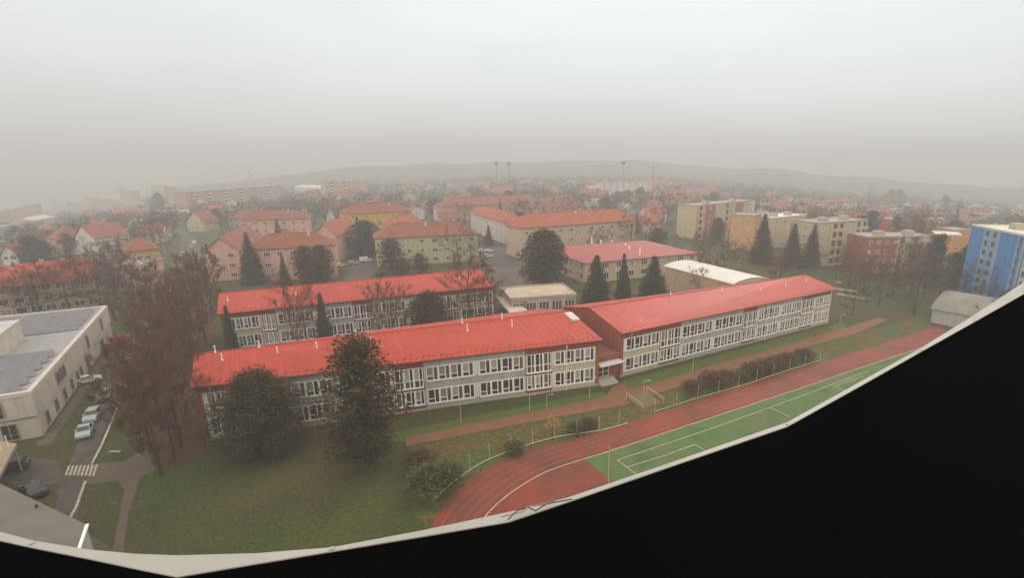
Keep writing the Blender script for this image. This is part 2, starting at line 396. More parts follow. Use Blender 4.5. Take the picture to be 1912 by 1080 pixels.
# ------------------------------------------------------------------ windows (shared meshes)
WM = {}
def window_mesh(w_, h_, mull=1, glass=M_GLASS, frame=M_WHITE, trans=False):
    key = (round(w_, 2), round(h_, 2), mull, glass.name, frame.name, trans)
    if key in WM: return WM[key]
    f = MB(); t = .09
    f.box(-w_/2, w_/2, -.07, .03, -t, 0); f.box(-w_/2, w_/2, -.05, .03, h_-t, h_)
    for s in range(mull+1):
        x = -w_/2+t/2+(w_-t)*s/mull; f.box(x-t/2, x+t/2, -.05, .03, 0, h_-t)
    if trans: f.box(-w_/2+t, w_/2-t, -.045, .02, h_*.3, h_*.3+.07)
    p = MB(); p.box(-w_/2+.02, w_/2-.02, -.02, .02, .01, h_-.1)
    WM[key] = (f.mesh('window', [frame]), p.mesh('pane', [glass]))
    return WM[key]
def strip_mesh(L, h_, seed, frame=M_WHITE, tall=False, units=4):
    """school window strip: each unit a wide sash over a low tilting pane, with a narrow dark sash between units"""
    r = random.Random(seed); f = MB(); p = MB(); t = .15; U = L/units
    f.box(0, L, -.16, .05, -.26, 0); f.box(0, L, -.05, .05, h_-.08, h_)
    hb = h_*(.34 if tall else .27)
    x = 0
    for i in range(units):
        a0, a1 = x+.02, x+U*.64; b1 = x+U
        last = i == units-1 and not tall
        for e in (a0, a1-t, b1-t): f.box(e, e+t, -.09, .05, 0, h_-.08)
        f.box(a0+t, a1-t, -.08, .04, hb, hb+.12)
        gm = r.choice([0, 0, 1, 2, 2, 3]); gm = 0 if tall and r.random() < .6 else gm
        p.box(a0+t, a1-t, -.02, .03, hb+.12, h_-.08, gm)
        p.box(a0+t, a1-t, -.02, .03, 0.0, hb, 0 if r.random() < .7 else 1)
        if tall: f.box(a1, b1-t, -.08, .04, hb, hb+.12)
        p.box(a1, b1-t, -.02, .03, 0.0, h_-.08, r.choice([0, 0, 1]))
        x += U
    return f.mesh('window', [frame]), p.mesh('pane', [M_GLASS, M_GLASS2, M_BLIND, M_BLIND2])
def vsub(a, b): return (a[0]-b[0], a[1]-b[1])
def unit(d): l = hypot(*d); return (d[0]/l, d[1]/l), l
# ------------------------------------------------------------------ school pavilions
HS, RS = 9.1, 2.3
def pavilion(label, P0, P1, r0, r1, bounds, lm, seed, door_right=False, hide_left=False, pipes=(), ridgepipes=()):
    """P0,P1 front ground corners; r0,r1 ridge ends (x,y)"""
    root = thing('school_building', label, 'school building', (P0[0], P0[1], 0), 'two storey pavilions of the school under red sheet roofs')
    u, L = unit(vsub(P1, P0)); n = (-u[1], u[0])
    B0 = (2*r0[0]-P0[0], 2*r0[1]-P0[1]); B1 = (2*r1[0]-P1[0], 2*r1[1]-P1[1])
    occupy([P0, P1, B1, B0], 2); c = ((P0[0]+P1[0])/2, (P0[1]+P1[1])/2, 5); LMK.append((lm, *proj(*c), hypot(c[0], c[1]), (c[0], c[1])))
    # walls
    mb = MB(); b = 0
    mb.v += [(*P0, -.3), (*P1, -.3), (*B1, -.3), (*B0, -.3), (*P0, HS), (*P1, HS), (*B1, HS), (*B0, HS), (*r0, HS+RS), (*r1, HS+RS)]
    mb.f += [(0, 1, 5, 4), (1, 2, 6, 9, 5), (2, 3, 7, 6), (3, 0, 4, 8, 7)]; mb.m += [0]*4
    mb.build('wall', M_SRED, root)
    # roof
    def ext(p, q, a):                          # p moved away from q by a
        (d, l) = unit(vsub(p, q)); return (p[0]+d[0]*a, p[1]+d[1]*a)
    def roofpt(e, r, o, ov):                   # eave point with overhang
        d, l = unit(vsub(e, r)); return (e[0]+d[0]*ov+o[0], e[1]+d[1]*ov+o[1], HS-RS/l*ov+.16)
    ol = (-u[0]*.35, -u[1]*.35); orr = (u[0]*.35, u[1]*.35)
    rr0 = (r0[0]+ol[0], r0[1]+ol[1], HS+RS+.16); rr1 = (r1[0]+orr[0], r1[1]+orr[1], HS+RS+.16)
    e0, e1 = roofpt(P0, r0, ol, .7), roofpt(P1, r1, orr, .7); f0, f1 = roofpt(B0, r0, ol, .7), roofpt(B1, r1, orr, .7)
    rf = MB(); rf.slab([e0, e1, rr1, rr0], .12); rf.slab([rr0, rr1, f1, f0], .12)
    # ridge cap and standing seams
    ns = int(L/1.2)
    for i in range(ns+1):
        t = i/ns
        a = tuple(e0[k]+(e1[k]-e0[k])*t for k in range(3)); c = tuple(rr0[k]+(rr1[k]-rr0[k])*t for k in range(3))
        d = .012
        rf.poly([(a[0]-u[0]*d, a[1]-u[1]*d, a[2]+.004), (a[0], a[1], a[2]+.03), (c[0], c[1], c[2]+.03), (c[0]-u[0]*d, c[1]-u[1]*d, c[2]+.004)])
        rf.poly([(a[0], a[1], a[2]+.03), (a[0]+u[0]*d, a[1]+u[1]*d, a[2]+.004), (c[0]+u[0]*d, c[1]+u[1]*d, c[2]+.004), (c[0], c[1], c[2]+.03)])
    rc = MB(); rc.tube((rr0[0], rr0[1], rr0[2]+.02), (rr1[0], rr1[1], rr1[2]+.02), .10, .10, 6); rc.build('ridge_cap', M_SROOF, root)
    gt = MB(); gt.tube((e0[0]-n[0]*.07, e0[1]-n[1]*.07, e0[2]-.13), (e1[0]-n[0]*.07, e1[1]-n[1]*.07, e1[2]-.13), .11, .11, 6); gt.build('gutter', M_DROOF, root)
    # snow guards: small hooks in two rows near the eave
    sg = rf; k = int(L/.95)
    for i in range(k):
        for row, off in ((.07, 0), (.12, .5)):
            if row > .1 and i % 3: continue
            t = (i+.5+off*.5)/k; a = [e0[q]+(e1[q]-e0[q])*t for q in range(3)]; c = [rr0[q]+(rr1[q]-rr0[q])*t for q in range(3)]
            p = [a[q]+(c[q]-a[q])*row for q in range(3)]; sg.obox(p, u, n, -.09, .09, -.03, .03, -.05, .13, 1)
    rf.build('roof', [M_SROOF, M_DROOF], root)
    # coloured bays
    cols = [M_SBEIGE, None, M_SGREY, None, M_SGREY, None, M_SBEIGE]
    O = (P0[0], P0[1], 0); nf = (-n[0], -n[1])
    ang = atan2(u[1], u[0])
    pl = MB(); pl.obox(O, u, nf, -.02, L+.02, -.1, .05, -.3, .35); pl.build('plinth', M_CONC, root)
    for i in range(7):
        x0, x1 = bounds[i]*L, bounds[i+1]*L
        if i == 0: x0 += .7
        if i == 6: x1 -= .7
        c = cols[i]; Z = [(1.25, 2.38), (5.3, 2.3)]
        if c is not None:
            mb = MB()
            for z0, z1 in ((.36, 1.1), (3.72, 5.14)): mb.obox(O, u, nf, x0, x1, .0, .06, z0, z1)
            if i in (2, 4): mb.obox(O, u, nf, x0, x1, .0, .06, 7.68, HS-.05)
            mb.build('wall_panel', c, root)
            mb = MB()
            for z0, z1 in ((1.1, 3.72), (5.14, 7.68)): mb.obox(O, u, nf, x0, x1, .0, .05, z0, z1)
            mb.build('window_band', M_SWHITE, root)
            units = [(x0+.45, x1-.3)] if i in (0, 6) else [(x0+.35, (x0+x1)/2-.45), ((x0+x1)/2+.45, x1-.35)]
            for q, (a, e) in enumerate(units):
                for zi, (z, h_) in enumerate(Z):
                    fm, pm = strip_mesh(e-a, h_, seed*100+i*10+q*3+zi)
                    P = (P0[0]+u[0]*a+nf[0]*.11, P0[1]+u[1]*a+nf[1]*.11, z)
                    wo = inst('window', fm, root, P, ang); sub('pane', pm, wo)
        else:
            a, e = x0+.15, x1-.15
            for z, h_, tall in ((1.25, 2.4, False), (4.35, 3.3, True)):
                fm, pm = strip_mesh(e-a, h_, seed*100+i*10+int(z), tall=tall, units=3)
                P = (P0[0]+u[0]*a+nf[0]*.11, P0[1]+u[1]*a+nf[1]*.11, z)
                wo = inst('window', fm, root, P, ang); sub('pane', pm, wo)
    # downpipes
    for t in pipes:
        p = (P0[0]+u[0]*L*t+nf[0]*.28, P0[1]+u[1]*L*t+nf[1]*.28); mb = MB(); mb.tube((*p, 0.05), (*p, HS-.35), .07, .07, 6)
        mb.tube((*p, HS-.35), (p[0]+nf[0]*.4, p[1]+nf[1]*.4, HS-.1), .07, .07, 6); mb.tube((p[0], p[1], HS-.9), (p[0], p[1], HS-.5), .14, .16, 6)
        mb.build('downpipe', M_WHITE if t > .6 else M_STEEL, root)
    for (t, r, hh) in ridgepipes:              # vent pipes on the slope
        a = [e0[q]+(e1[q]-e0[q])*t for q in range(3)]; c = [rr0[q]+(rr1[q]-rr0[q])*t for q in range(3)]
        p = [a[q]+(c[q]-a[q])*r for q in range(3)]
        mb = MB(); mb.tube(p, (p[0], p[1], p[2]+hh), .09, .09, 7); mb.tube((p[0], p[1], p[2]+hh), (p[0], p[1], p[2]+hh+.12), .14, .14, 7)
        mb.tube((p[0], p[1], p[2]-.05), (p[0], p[1], p[2]+.12), .22, .12, 7)
        mb.build('vent_pipe', M_WHITE, root)
    return dict(root=root, u=u, n=n, nf=nf, L=L, P0=P0, P1=P1, B0=B0, B1=B1, e1=e1, rr1=rr1, ang=ang)
Z = HS+RS+.16
def xy(p): return (p[0], p[1])
A, B, C, D = xy(at(385, 825)), xy(at(1117, 720)), xy(at(1157, 705)), xy(at(1548, 603))
vp = [(.06, .72, .9), (.18, .73, .9), (.27, .74, 1.), (.40, .7, .9), (.66, .74, 1.1), (.79, .72, 1.1), (.045, 1.0, .9), (.14, 1., .9), (.37, 1., .9), (.66, 1, .9), (.78, 1, .9)]
sA = pavilion('long red roofed school building nearest the camera with grey, beige and red window bays', A, B, xy(at(367, 662, Z)), xy(at(1060, 581, Z)),
              [0, .1, .16, .43, .507, .78, .857, 1], 'nearest red roofed school building', 1, pipes=(.03, .512, .90), ridgepipes=vp)
sB = pavilion('red roofed school building on the right beside the running track, steps at its left', C, D, xy(at(1102, 574, Z)), xy(at(1503, 514, Z)),
              [0, .144, .227, .503, .573, .811, .884, 1], 'right hand school building', 2, pipes=(.035, .33, .62, .98),
              ridgepipes=[(.1, .25, .25), (.32, 1, .7), (.52, .8, .8), (.66, .5, .9), (.8, .55, .9), (.93, .62, .7)])
E0, E1 = xy(at(409, 585, HS)), xy(at(925, 533, HS))
sC = pavilion('rear red roofed school building behind the conifers, parallel to the nearest one', E0, E1, xy(at(412, 548, Z)), xy(at(893, 503, Z)),
              [0, .12, .17, .43, .50, .76, .84, 1], 'rear school building', 3, pipes=(.2, .55),
              ridgepipes=[(.03, .6, .7), (.25, .55, .7), (.55, .6, .7), (.88, .6, .7)])
# skylight hatch on the first roof, right end
e1, r1 = sA['e1'], sA['rr1']; u = sA['u']
a = [r1[q]+(e1[q]-r1[q])*.10 for q in range(3)]; c = [r1[q]+(e1[q]-r1[q])*.36 for q in range(3)]
mb = MB(); mb.slab([(a[0]-u[0]*.2, a[1]-u[1]*.2, a[2]+.35), (c[0]-u[0]*.2, c[1]-u[1]*.2, c[2]+.35), (c[0]-u[0]*1.7, c[1]-u[1]*1.7, c[2]+.35), (a[0]-u[0]*1.7, a[1]-u[1]*1.7, a[2]+.35)], .38)
mb.build('roof_hatch', mat('pale_sheet', (.6, .55, .48), .5), sA['root'])
# entrance link between the two pavilions
lk = thing('entrance_link', 'recessed red entrance block with glazed door and small canopy between the two front school buildings', 'entrance building', (*B, 0))
p0 = (B[0]+sA['n'][0]*1.5+.0, B[1]+sA['n'][1]*1.5); p1 = (C[0]+sA['n'][0]*.4, C[1]+sA['n'][1]*.4)
u2, L2 = unit(vsub(p1, p0)); n2 = (-u2[1], u2[0])
mb = MB(); mb.obox((*p0, 0), u2, n2, .05, L2-.05, 0, 9, -.2, 4.7); mb.build('wall', M_SRED, lk)
mb = MB(); mb.obox((*p0, 0), u2, n2, .06, L2-.06, -1.9, 0, 3.55, 3.75); mb.build('canopy', M_SWHITE, lk)
mb = MB(); mb.obox((*p0, 0), u2, n2, .0, L2, -.1, 9.1, 4.7, 4.9); mb.build('roof', mat('red_felt', (.28, .11, .07), .8), lk)
mb = MB(); nf2 = (-n2[0], -n2[1]); t = .1
mb.obox((*p0, 0), u2, nf2, .4, .5, 0, .08, .8, 3.4); mb.obox((*p0, 0), u2, nf2, 1.65, 1.75, 0, .08, .8, 3.4); mb.obox((*p0, 0), u2, nf2, 2.9, 3.0, 0, .08, .8, 3.4)
for z in (.8, 1.75, 2.8, 3.35): mb.obox((*p0, 0), u2, nf2, .5, 2.9, 0, .07, z, z+.09)
dr = mb.build('door', M_WHITE, lk)
mb = MB(); mb.obox((*p0, 0), u2, nf2, .5, 2.9, 0, .03, .85, 3.4); q = mb.build('pane', M_GLASS, lk); q.parent = dr; q.location = (0, 0, 0)
st = MB()
for i in range(5): st.obox((*p0, 0), u2, nf2, -.1, 3.6, .1, 1.1+.35*i, 0 if i == 4 else .8-.16*(i+1), .8-.16*i)
sto = st.build('entrance_steps', M_CONC, None, org=(*p0, 0)); tag(sto, 'pale concrete entrance steps between the two front school buildings', 'steps')
# ------------------------------------------------------------------ generic blocks
def block(label, cat, Lf, Rt, depth, wall, roof='hip', rise=3.5, roofm=None, floors=3, cols=6, lm=None, group=None, name='apartment_building', sides='', win=(1.5, 1.45), mull=2,
          glass=None, frame=M_WHITE, panels=(), balcs=(), chim=0, near=False, ov=.6, band=None, side_cols=2, nowin=False, zt=None, parapet=True, gable_dir='long', balm=None):
    P0 = gr(Lf[0], Lf[2]); P1 = gr(Rt[0], Rt[2]); h0 = hgt(P0, Lf[1]); h1 = hgt(P1, Rt[1])
    zb = min(P0[2], P1[2]); top = (P0[2]+h0+P1[2]+h1)/2
    if zt: top = zb+zt
    hh = top-zb
    p0, p1 = xy(P0), xy(P1); u, L = unit(vsub(p1, p0)); n = (-u[1], u[0])
    if n[0]*(p0[0]+p1[0])+n[1]*(p0[1]+p1[1]) < 0: n = (-n[0], -n[1])
    D_ = depth; q1 = (p1[0]+n[0]*D_, p1[1]+n[1]*D_); q0 = (p0[0]+n[0]*D_, p0[1]+n[1]*D_)
    zb0 = min(g(*p) for p in (p0, p1, q0, q1))-.4
    root = thing(name, label, cat, (p0[0], p0[1], zb), group)
    occupy([p0, p1, q1, q0], 2); cc = ((p0[0]+q1[0])/2, (p0[1]+q1[1])/2)
    LMK.append((lm or label, *proj(*cc, zb+hh*.6), hypot(*cc), cc))
    O = (p0[0], p0[1], 0); nf = (-n[0], -n[1]); ang = atan2(u[1], u[0])
    mb = MB()
    if roof == 'gable' and gable_dir == 'long':
        mb.v += [(*p, zb0) for p in (p0, p1, q1, q0)]+[(*p, top) for p in (p0, p1, q1, q0)]+[((p0[0]+q0[0])/2, (p0[1]+q0[1])/2, top+rise), ((p1[0]+q1[0])/2, (p1[1]+q1[1])/2, top+rise)]
        mb.f += [(0, 1, 5, 4), (1, 2, 6, 9, 5), (2, 3, 7, 6), (3, 0, 4, 8, 7)]; mb.m += [0]*4
    elif roof == 'gable':                        # gable towards the viewer
        mb.v += [(*p, zb0) for p in (p0, p1, q1, q0)]+[(*p, top) for p in (p0, p1, q1, q0)]+[((p0[0]+p1[0])/2, (p0[1]+p1[1])/2, top+rise), ((q0[0]+q1[0])/2, (q0[1]+q1[1])/2, top+rise)]
        mb.f += [(0, 1, 5, 8, 4), (1, 2, 6, 5), (2, 3, 7, 9, 6), (3, 0, 4, 7)]; mb.m += [0]*4
    else: mb.prism([p0, p1, q1, q0], zb0, top)
    mb.build('wall', wall, root)
    rf = MB(); roofm = roofm or R_BROWN
    def co(x, y, z): return (O[0]+u[0]*x+n[0]*y, O[1]+u[1]*x+n[1]*y, z)
    o = ov
    if roof == 'hip':
        hx = min(D_/2, L/2-.5); k = rise/(D_/2); ze = top-.05-k*o*0
        a, b_, c, d = co(-o, -o, top), co(L+o, -o, top), co(L+o, D_+o, top), co(-o, D_+o, top)
        e, f_ = co(hx, D_/2, top+rise), co(L-hx, D_/2, top+rise)
        rf.poly([a, b_, f_, e]); rf.poly([b_, c, f_]); rf.poly([c, d, e, f_]); rf.poly([d, a, e]); rf.poly([d, c, b_, a])
        rf.slab([co(-o, -o, top-.004), co(L+o, -o, top-.004), co(L+o, D_+o, top-.004), co(-o, D_+o, top-.004)], .22)
        rf.tube(e, f_, .16, .16, 5)
    elif roof == 'gable':
        if gable_dir == 'long':
            k = rise/(D_/2)
            rf.slab([co(-o, -o, top-k*o+.2), co(L+o, -o, top-k*o+.2), co(L+o, D_/2, top+rise+.2), co(-o, D_/2, top+rise+.2)], .2)
            rf.slab([co(-o, D_/2, top+rise+.2), co(L+o, D_/2, top+rise+.2), co(L+o, D_+o, top-k*o+.2), co(-o, D_+o, top-k*o+.2)], .2)
        else:
            k = rise/(L/2)
            rf.slab([co(-o, -o, top-k*o+.2), co(L/2, -o, top+rise+.2), co(L/2, D_+o, top+rise+.2), co(-o, D_+o, top-k*o+.2)], .2)
            rf.slab([co(L/2, -o, top+rise+.2), co(L+o, -o, top-k*o+.2), co(L+o, D_+o, top-k*o+.2), co(L/2, D_+o, top+rise+.2)], .2)
    elif roof == 'barrel':
        NB = 10
        for i in range(NB):
            y0, y1 = -.3+(D_+.6)*i/NB, -.3+(D_+.6)*(i+1)/NB
            z0, z1 = top+rise*sin(pi*i/NB)**.8, top+rise*sin(pi*(i+1)/NB)**.8
            rf.slab([co(-.5, y0, z0+.1), co(L+.5, y0, z0+.1), co(L+.5, y1, z1+.1), co(-.5, y1, z1+.1)], .3)
            rf.poly([co(-.1, y0, top-.2), co(-.1, y0, z0), co(-.1, y1, z1), co(-.1, y1, top-.2)]); rf.poly([co(L+.1, y0, top-.2), co(L+.1, y0, z0), co(L+.1, y1, z1), co(L+.1, y1, top-.2)])
    else:
        rf.obox((O[0], O[1], 0), u, n, -.15, L+.15, -.15, D_+.15, top, top+.25)
        if parapet:
            for x0, x1, y0, y1 in ((-.2, L+.2, -.2, .1), (-.2, L+.2, D_-.1, D_+.2), (-.2, .1, .1, D_-.1), (L-.1, L+.2, .1, D_-.1)):
                rf.obox((O[0], O[1], 0), u, n, x0, x1, y0, y1, top+.25, top+.6)
    rf.build('roof', roofm, root)
    if roof == 'flat' and L > 14 and name == 'apartment_building':   # lift house and vents on the roof
        for t in (.25, .7):
            mb = MB(); mb.obox(O, u, n, L*t, L*t+3.2, D_*.35, D_*.35+3, top+.2, top+1.9); mb.build('roof_hut', M_CONC, root)
        mb = MB(); x = L*.5
        mb.tube(co(x, D_*.4, top+.2), co(x, D_*.4, top+3.4), .06, .04, 4); mb.tube(co(x-.7, D_*.4, top+3), co(x+.7, D_*.4, top+3), .04, .04, 4); mb.tube(co(x-.5, D_*.4, top+2.6), co(x+.5, D_*.4, top+2.6), .04, .04, 4)
        mb.build('aerial', M_STEEL, root)
    for i in range(chim):
        x = L*(i+.7)/(chim+.4); y = D_*(.38 if i % 2 else .6)
        zc = top+rise*(1-abs(y-D_/2)/(D_/2)) if roof != 'flat' else top
        mb = MB(); mb.obox(O, u, n, x-.45, x+.45, y-.35, y+.35, zc-1.0, zc+1.3); mb.obox(O, u, n, x-.55, x+.55, y-.45, y+.45, zc+1.3, zc+1.45); mb.build('chimney', CHIMM, root)
    for (t0, t1, zz0, zz1, pm) in panels:
        mb = MB(); mb.obox(O, u, nf, L*t0, L*t1, 0, .06, zb-.2+hh*zz0, zb-.05+hh*zz1); mb.build('wall_panel', pm, root)
    fh = hh/floors if not band else band
    ww, wh = win; wh = min(wh, fh*.55); 
    R0 = hypot(*cc)
    bc = [b_[0] for b_ in balcs]
    if not nowin:
        faces = [(O, u, nf, L, cols, ang)]
        if 'R' in sides: faces.append(((p1[0], p1[1], 0), n, u, D_, side_cols, atan2(n[1], n[0])))
        if 'L' in sides: faces.append(((q0[0], q0[1], 0), nf, (-u[0], -u[1]), D_, side_cols, atan2(nf[1], nf[0])))
        rr = random.Random(len(FOOT)); cnt = 0
        for (FO, fu, fn, FL, nc, fa) in faces:
            for fl in range(floors):
                for cidx in range(nc):
                    t = (cidx+.5)/nc
                    if cnt >= 98: break
                    if FO is O and any(abs(t-b_) < .5/nc for b_ in bc): continue
                    gg = glass or rr.choice([M_GLASS, M_GLASS, M_GLASS2, M_BLIND])
                    x = FL*t; z = zb+fh*fl+fh*.32+(.15 if fl == 0 else 0)
                    off = .12
                    P = (FO[0]+fu[0]*x+fn[0]*off, FO[1]+fu[1]*x+fn[1]*off, z)
                    mm = mull if (cidx % 3) else max(2, mull)
                    wd = min(ww*(1.35 if cidx % 3 == 1 and mull > 1 else 1), FL/nc*.8)
                    fm, pm = window_mesh(wd, wh, 3 if wd > ww*1.2 else mm, gg, frame)
                    wo = inst('window', fm, root, P, fa); cnt += 1
                    sub('pane', pm, wo)
    for bt in balcs:
        t, bw = bt[0], bt[1]; bm = bt[2] if len(bt) > 2 else (balm or M_WHITE)
        x = L*t
        for fl in range(floors if len(bt) < 4 else bt[3]):
            z = zb+fh*fl+fh*.08
            if fl == 0 and floors > 3: z += .2
            mb = MB(); mb.obox((O[0], O[1], z), u, nf, x-bw/2, x+bw/2, .04, 1.25, 0, .14)
            for (a0, a1, c0, c1) in ((x-bw/2, x+bw/2, 1.18, 1.25), (x-bw/2, x-bw/2+.07, .04, 1.18), (x+bw/2-.07, x+bw/2, .04, 1.18)):
                mb.obox((O[0], O[1], z), u, nf, a0, a1, c0, c1, .14, 1.1)
            mb.build('balcony', bm, root)
            mb = MB(); mb.obox((O[0], O[1], z), u, nf, x-bw/2+.2, x+bw/2-.2, .0, .03, .2, fh*.82); mb.build('balcony_door', M_GLASS, root)
    return dict(root=root, u=u, n=n, nf=nf, L=L, D=D_, top=top, zb=zb, O=O, co=co, p0=p0, p1=p1, q0=q0, q1=q1, fh=fh)
CHIMM = mat('chimney_render', (.55, .42, .32), .9, .2, 1)
R_BROWN = tile_mat('brown_red_tiles', (.24, .075, .036)); R_RED = tile_mat('orange_red_tiles', (.36, .088, .038)); R_DULL = tile_mat('dull_red_tiles', (.27, .085, .055))
R_GREY = mat('grey_roofing', (.36, .31, .26), .8, .15, .3); R_WHITE = mat('white_sheet_roofing', (.68, .62, .50), .5, .06, .2, .05, 2)
W_PINK = wallm('salmon_plaster', (.62, .35, .25)); W_YEL = wallm('ochre_yellow_plaster', (.66, .38, .03)); W_GREEN = wallm('pale_green_plaster', (.46, .44, .22))
W_LILAC = wallm('pale_lilac_plaster', (.58, .50, .44)); W_TAN = wallm('tan_plaster', (.46, .31, .18)); W_ORA = wallm('orange_plaster', (.56, .30, .11))
W_CREAM = wallm('cream_plaster', (.52, .42, .24)); W_RUST = wallm('rust_plaster', (.34, .10, .045)); W_BLUE = wallm('bright_blue_plaster', (.085, .24, .50))
W_LBLUE = wallm('light_blue_plaster', (.27, .38, .50)); W_WHITE = wallm('white_plaster', (.64, .57, .47)); W_GREY = wallm('grey_plaster', (.40, .37, .34))
W_BEIGE = wallm('beige_plaster', (.52, .38, .26)); W_DPINK = wallm('dusty_pink_plaster', (.48, .25, .19)); W_DORA = wallm('deep_orange_plaster', (.60, .24, .06)); W_BRICK = wallm('brick_red_plaster', (.40, .12, .07))
G_APT = 'three storey apartment houses behind the school'; G_PAN = 'panel apartment blocks on the right'; G_FAR = 'far panel blocks in the haze'
# school annexes
b4 = block('low flat roofed school annexe with brick red wall and white framed windows', 'annexe', (955, 562, 598), (1075, 551, 588), 13, M_SGREY, 'flat', 0, mat('pale_roof_felt', (.50, .38, .27), .85, .2, .3), floors=1, cols=5, lm='flat roofed school annexe', name='school_annexe', win=(3.0, 2.6), mull=3, glass=M_GLASS2,
           panels=[(.04, .24, .2, .9, M_SRED), (.62, .78, .2, .9, M_SRED), (.84, .99, .2, .9, M_SRED)])
mb = MB(); q = [at(x, y, 3.6) for x, y in ((922, 551), (958, 560), (990, 583), (957, 590))]; mb.prism([xy(p) for p in q], 3.3, 3.6)
ck = thing('covered_walkway', 'pale flat roof of the covered walkway joining the annexe to the nearest school building', 'walkway', (q[3][0], q[3][1], 0))
mb.build('roof', mat('pale_walk_roof', (.60, .48, .36), .8, .15, .4), ck)
for p in q:
    mb = MB(); cx = sum(a[0] for a in q)/4; cy_ = sum(a[1] for a in q)/4; px_, py_ = p[0]+(cx-p[0])*.1, p[1]+(cy_-p[1])*.1; mb.tube((px_, py_, -.1), (px_, py_, 3.3), .1, .1, 6); mb.build('post', M_STEEL, ck)
b5 = block('school canteen with wide low pinkish red roof and tan walls behind the three conifers', 'school canteen', (1092, 491, 530), (1300, 472, 508), 34, W_BEIGE, 'hip', 3.2, mat('pinkish_red_roof', (.38, .085, .065), .6, .1, .15, .1, 1.5), floors=2, cols=9, lm='school canteen', name='school_canteen', win=(2.0, 2.0), mull=2, sides='L', side_cols=8)
for (x, y) in ((1105, 447), (1122, 452), (1133, 457), (1143, 453), (1168, 460), (1175, 464), (1195, 468)):
    p = at(x, y, b5['top']+2.2); mb = MB(); mb.tube((p[0], p[1], p[2]-2.), (p[0], p[1], p[2]+.5), .28, .28, 7); mb.tube((p[0], p[1], p[2]+.5), (p[0], p[1], p[2]+.75), .45, .35, 7); mb.build('roof_ventilator', M_WHITE, b5['root'])
b6 = block('tan sports hall with long shallow white sheet roof behind the right hand school building', 'sports hall', (1240, 500, 540), (1364, 527, 580), 13.5, W_TAN, 'barrel', 1.1, R_WHITE, floors=1, cols=1, lm='white roofed sports hall', name='sports_hall', nowin=True)
# apartment houses of the middle distance
block('salmon apartment house with brown hipped roof directly behind the rear school building', 'apartment house', (470, 469, 529), (632, 455, 516), 13, W_PINK, 'hip', 4.2, R_BROWN, 3, 7, 'front salmon apartment house', G_APT, chim=2, side_cols=2)
block('salmon courtyard wing with long red roof, left of the front salmon house', 'apartment house', (392, 471, 526), (455, 466, 522), 40, W_PINK, 'gable', 4.5, R_DULL, 3, 2, 'left salmon courtyard wing', G_APT, gable_dir='across')
block('salmon courtyard house at the back, its roof edge behind the front salmon house', 'apartment house', (455, 414, 452), (578, 406, 445), 13, W_PINK, 'hip', 4.5, R_BROWN, 3, 7, 'back salmon courtyard house', G_APT, chim=2)
block('red roofed wing closing the salmon courtyard on its right side', 'apartment house', (592, 440, 490), (633, 438, 489), 30, W_PINK, 'gable', 4.5, R_RED, 3, 2, 'right salmon courtyard wing', G_APT, gable_dir='across', sides='R', side_cols=5)
block('bright ochre yellow apartment house with brown red hipped roof', 'apartment house', (650, 402, 440), (770, 392, 430), 13, W_YEL, 'hip', 5, R_BROWN, 3, 5, 'ochre yellow apartment house', G_APT, chim=2)
block('pale green apartment house with broad brown hipped roof', 'apartment house', (705, 447, 499), (894, 435, 487), 14, W_GREEN, 'hip', 4.6, R_BROWN, 3, 8, 'pale green apartment house', G_APT, sides='R', chim=3)
block('orange roofed rear wing behind the left end of the pale green house', 'apartment house', (728, 424, 462), (800, 420, 456), 12, W_CREAM, 'hip', 5, R_RED, 3, 3, 'orange roofed rear wing', G_APT)
block('pale lilac apartment house standing end on beside the parking yard', 'apartment house', (880, 399, 432), (941, 412, 455), 12, W_LILAC, 'hip', 4.2, R_RED, 3, 8, 'pale lilac apartment house', G_APT, win=(1.1, 1.5), mull=2)
block('long tan apartment house with bright orange hipped roof, right of the parking yard', 'apartment house', (973, 427, 484), (1185, 410, 462), 14, W_BEIGE, 'hip', 5, R_RED, 3, 11, 'long tan apartment house', G_APT, chim=3)
block('long dusty pink apartment house with pale red roof behind the lilac one', 'apartment house', (830, 386, 416), (1012, 376, 402), 13, W_DPINK, 'hip', 5, R_DULL, 2, 10, 'dusty pink apartment house', G_APT, chim=3)
block('narrow white gabled house with blue grey annexe behind the pale green house', 'house', (817, 390, 412), (831, 389, 411), 10, W_LILAC, 'gable', 3, R_DULL, 2, 1, 'narrow white gabled house', None, name='house', gable_dir='across')
# right side blocks
block('orange panel block with brick red stripes and a plain orange end wall', 'apartment block', (1297, 381, 447), (1404, 379, 432), 12, W_CREAM, 'flat', 0, R_GREY, 5, 7, 'striped orange panel block', G_PAN, panels=[(.0, .03, 0, 1, W_ORA), (.14, .3, 0, 1, W_BRICK), (.64, .78, 0, 1, W_BRICK), (.9, 1, 0, 1, W_WHITE)], balcs=[(.07, 2.6, CHIMM), (.5, 2.6, CHIMM)], win=(1.6, 1.3))
block('plain orange end of a low flat block in front of the striped one', 'apartment block', (1361, 401, 466), (1404, 405, 470), 11, W_ORA, 'flat', 0, R_GREY, 4, 2, 'plain orange block', G_PAN, win=(1.2, 1.2))
block('narrow yellow cream block with flat white roof between two tall spruces', 'apartment block', (1437, 408, 464), (1497, 403, 458), 12, W_CREAM, 'flat', 0, R_WHITE, 4, 4, 'narrow yellow cream block', G_PAN, win=(1.4, 1.3), panels=[(.55, .78, 0, .8, W_BRICK)])
block('cream balcony block with flat grey roof right of the spruces', 'apartment block', (1522, 417, 499), (1608, 414, 490), 13, W_CREAM, 'flat', 0, R_GREY, 5, 8, 'cream balcony block', G_PAN, balcs=[(.31, 2.3), (.44, 2.3), (.81, 2.3), (.94, 2.0)], sides='L', side_cols=3, win=(1.1, 1.1), balm=mat('cream_railing', (.56, .46, .3)))
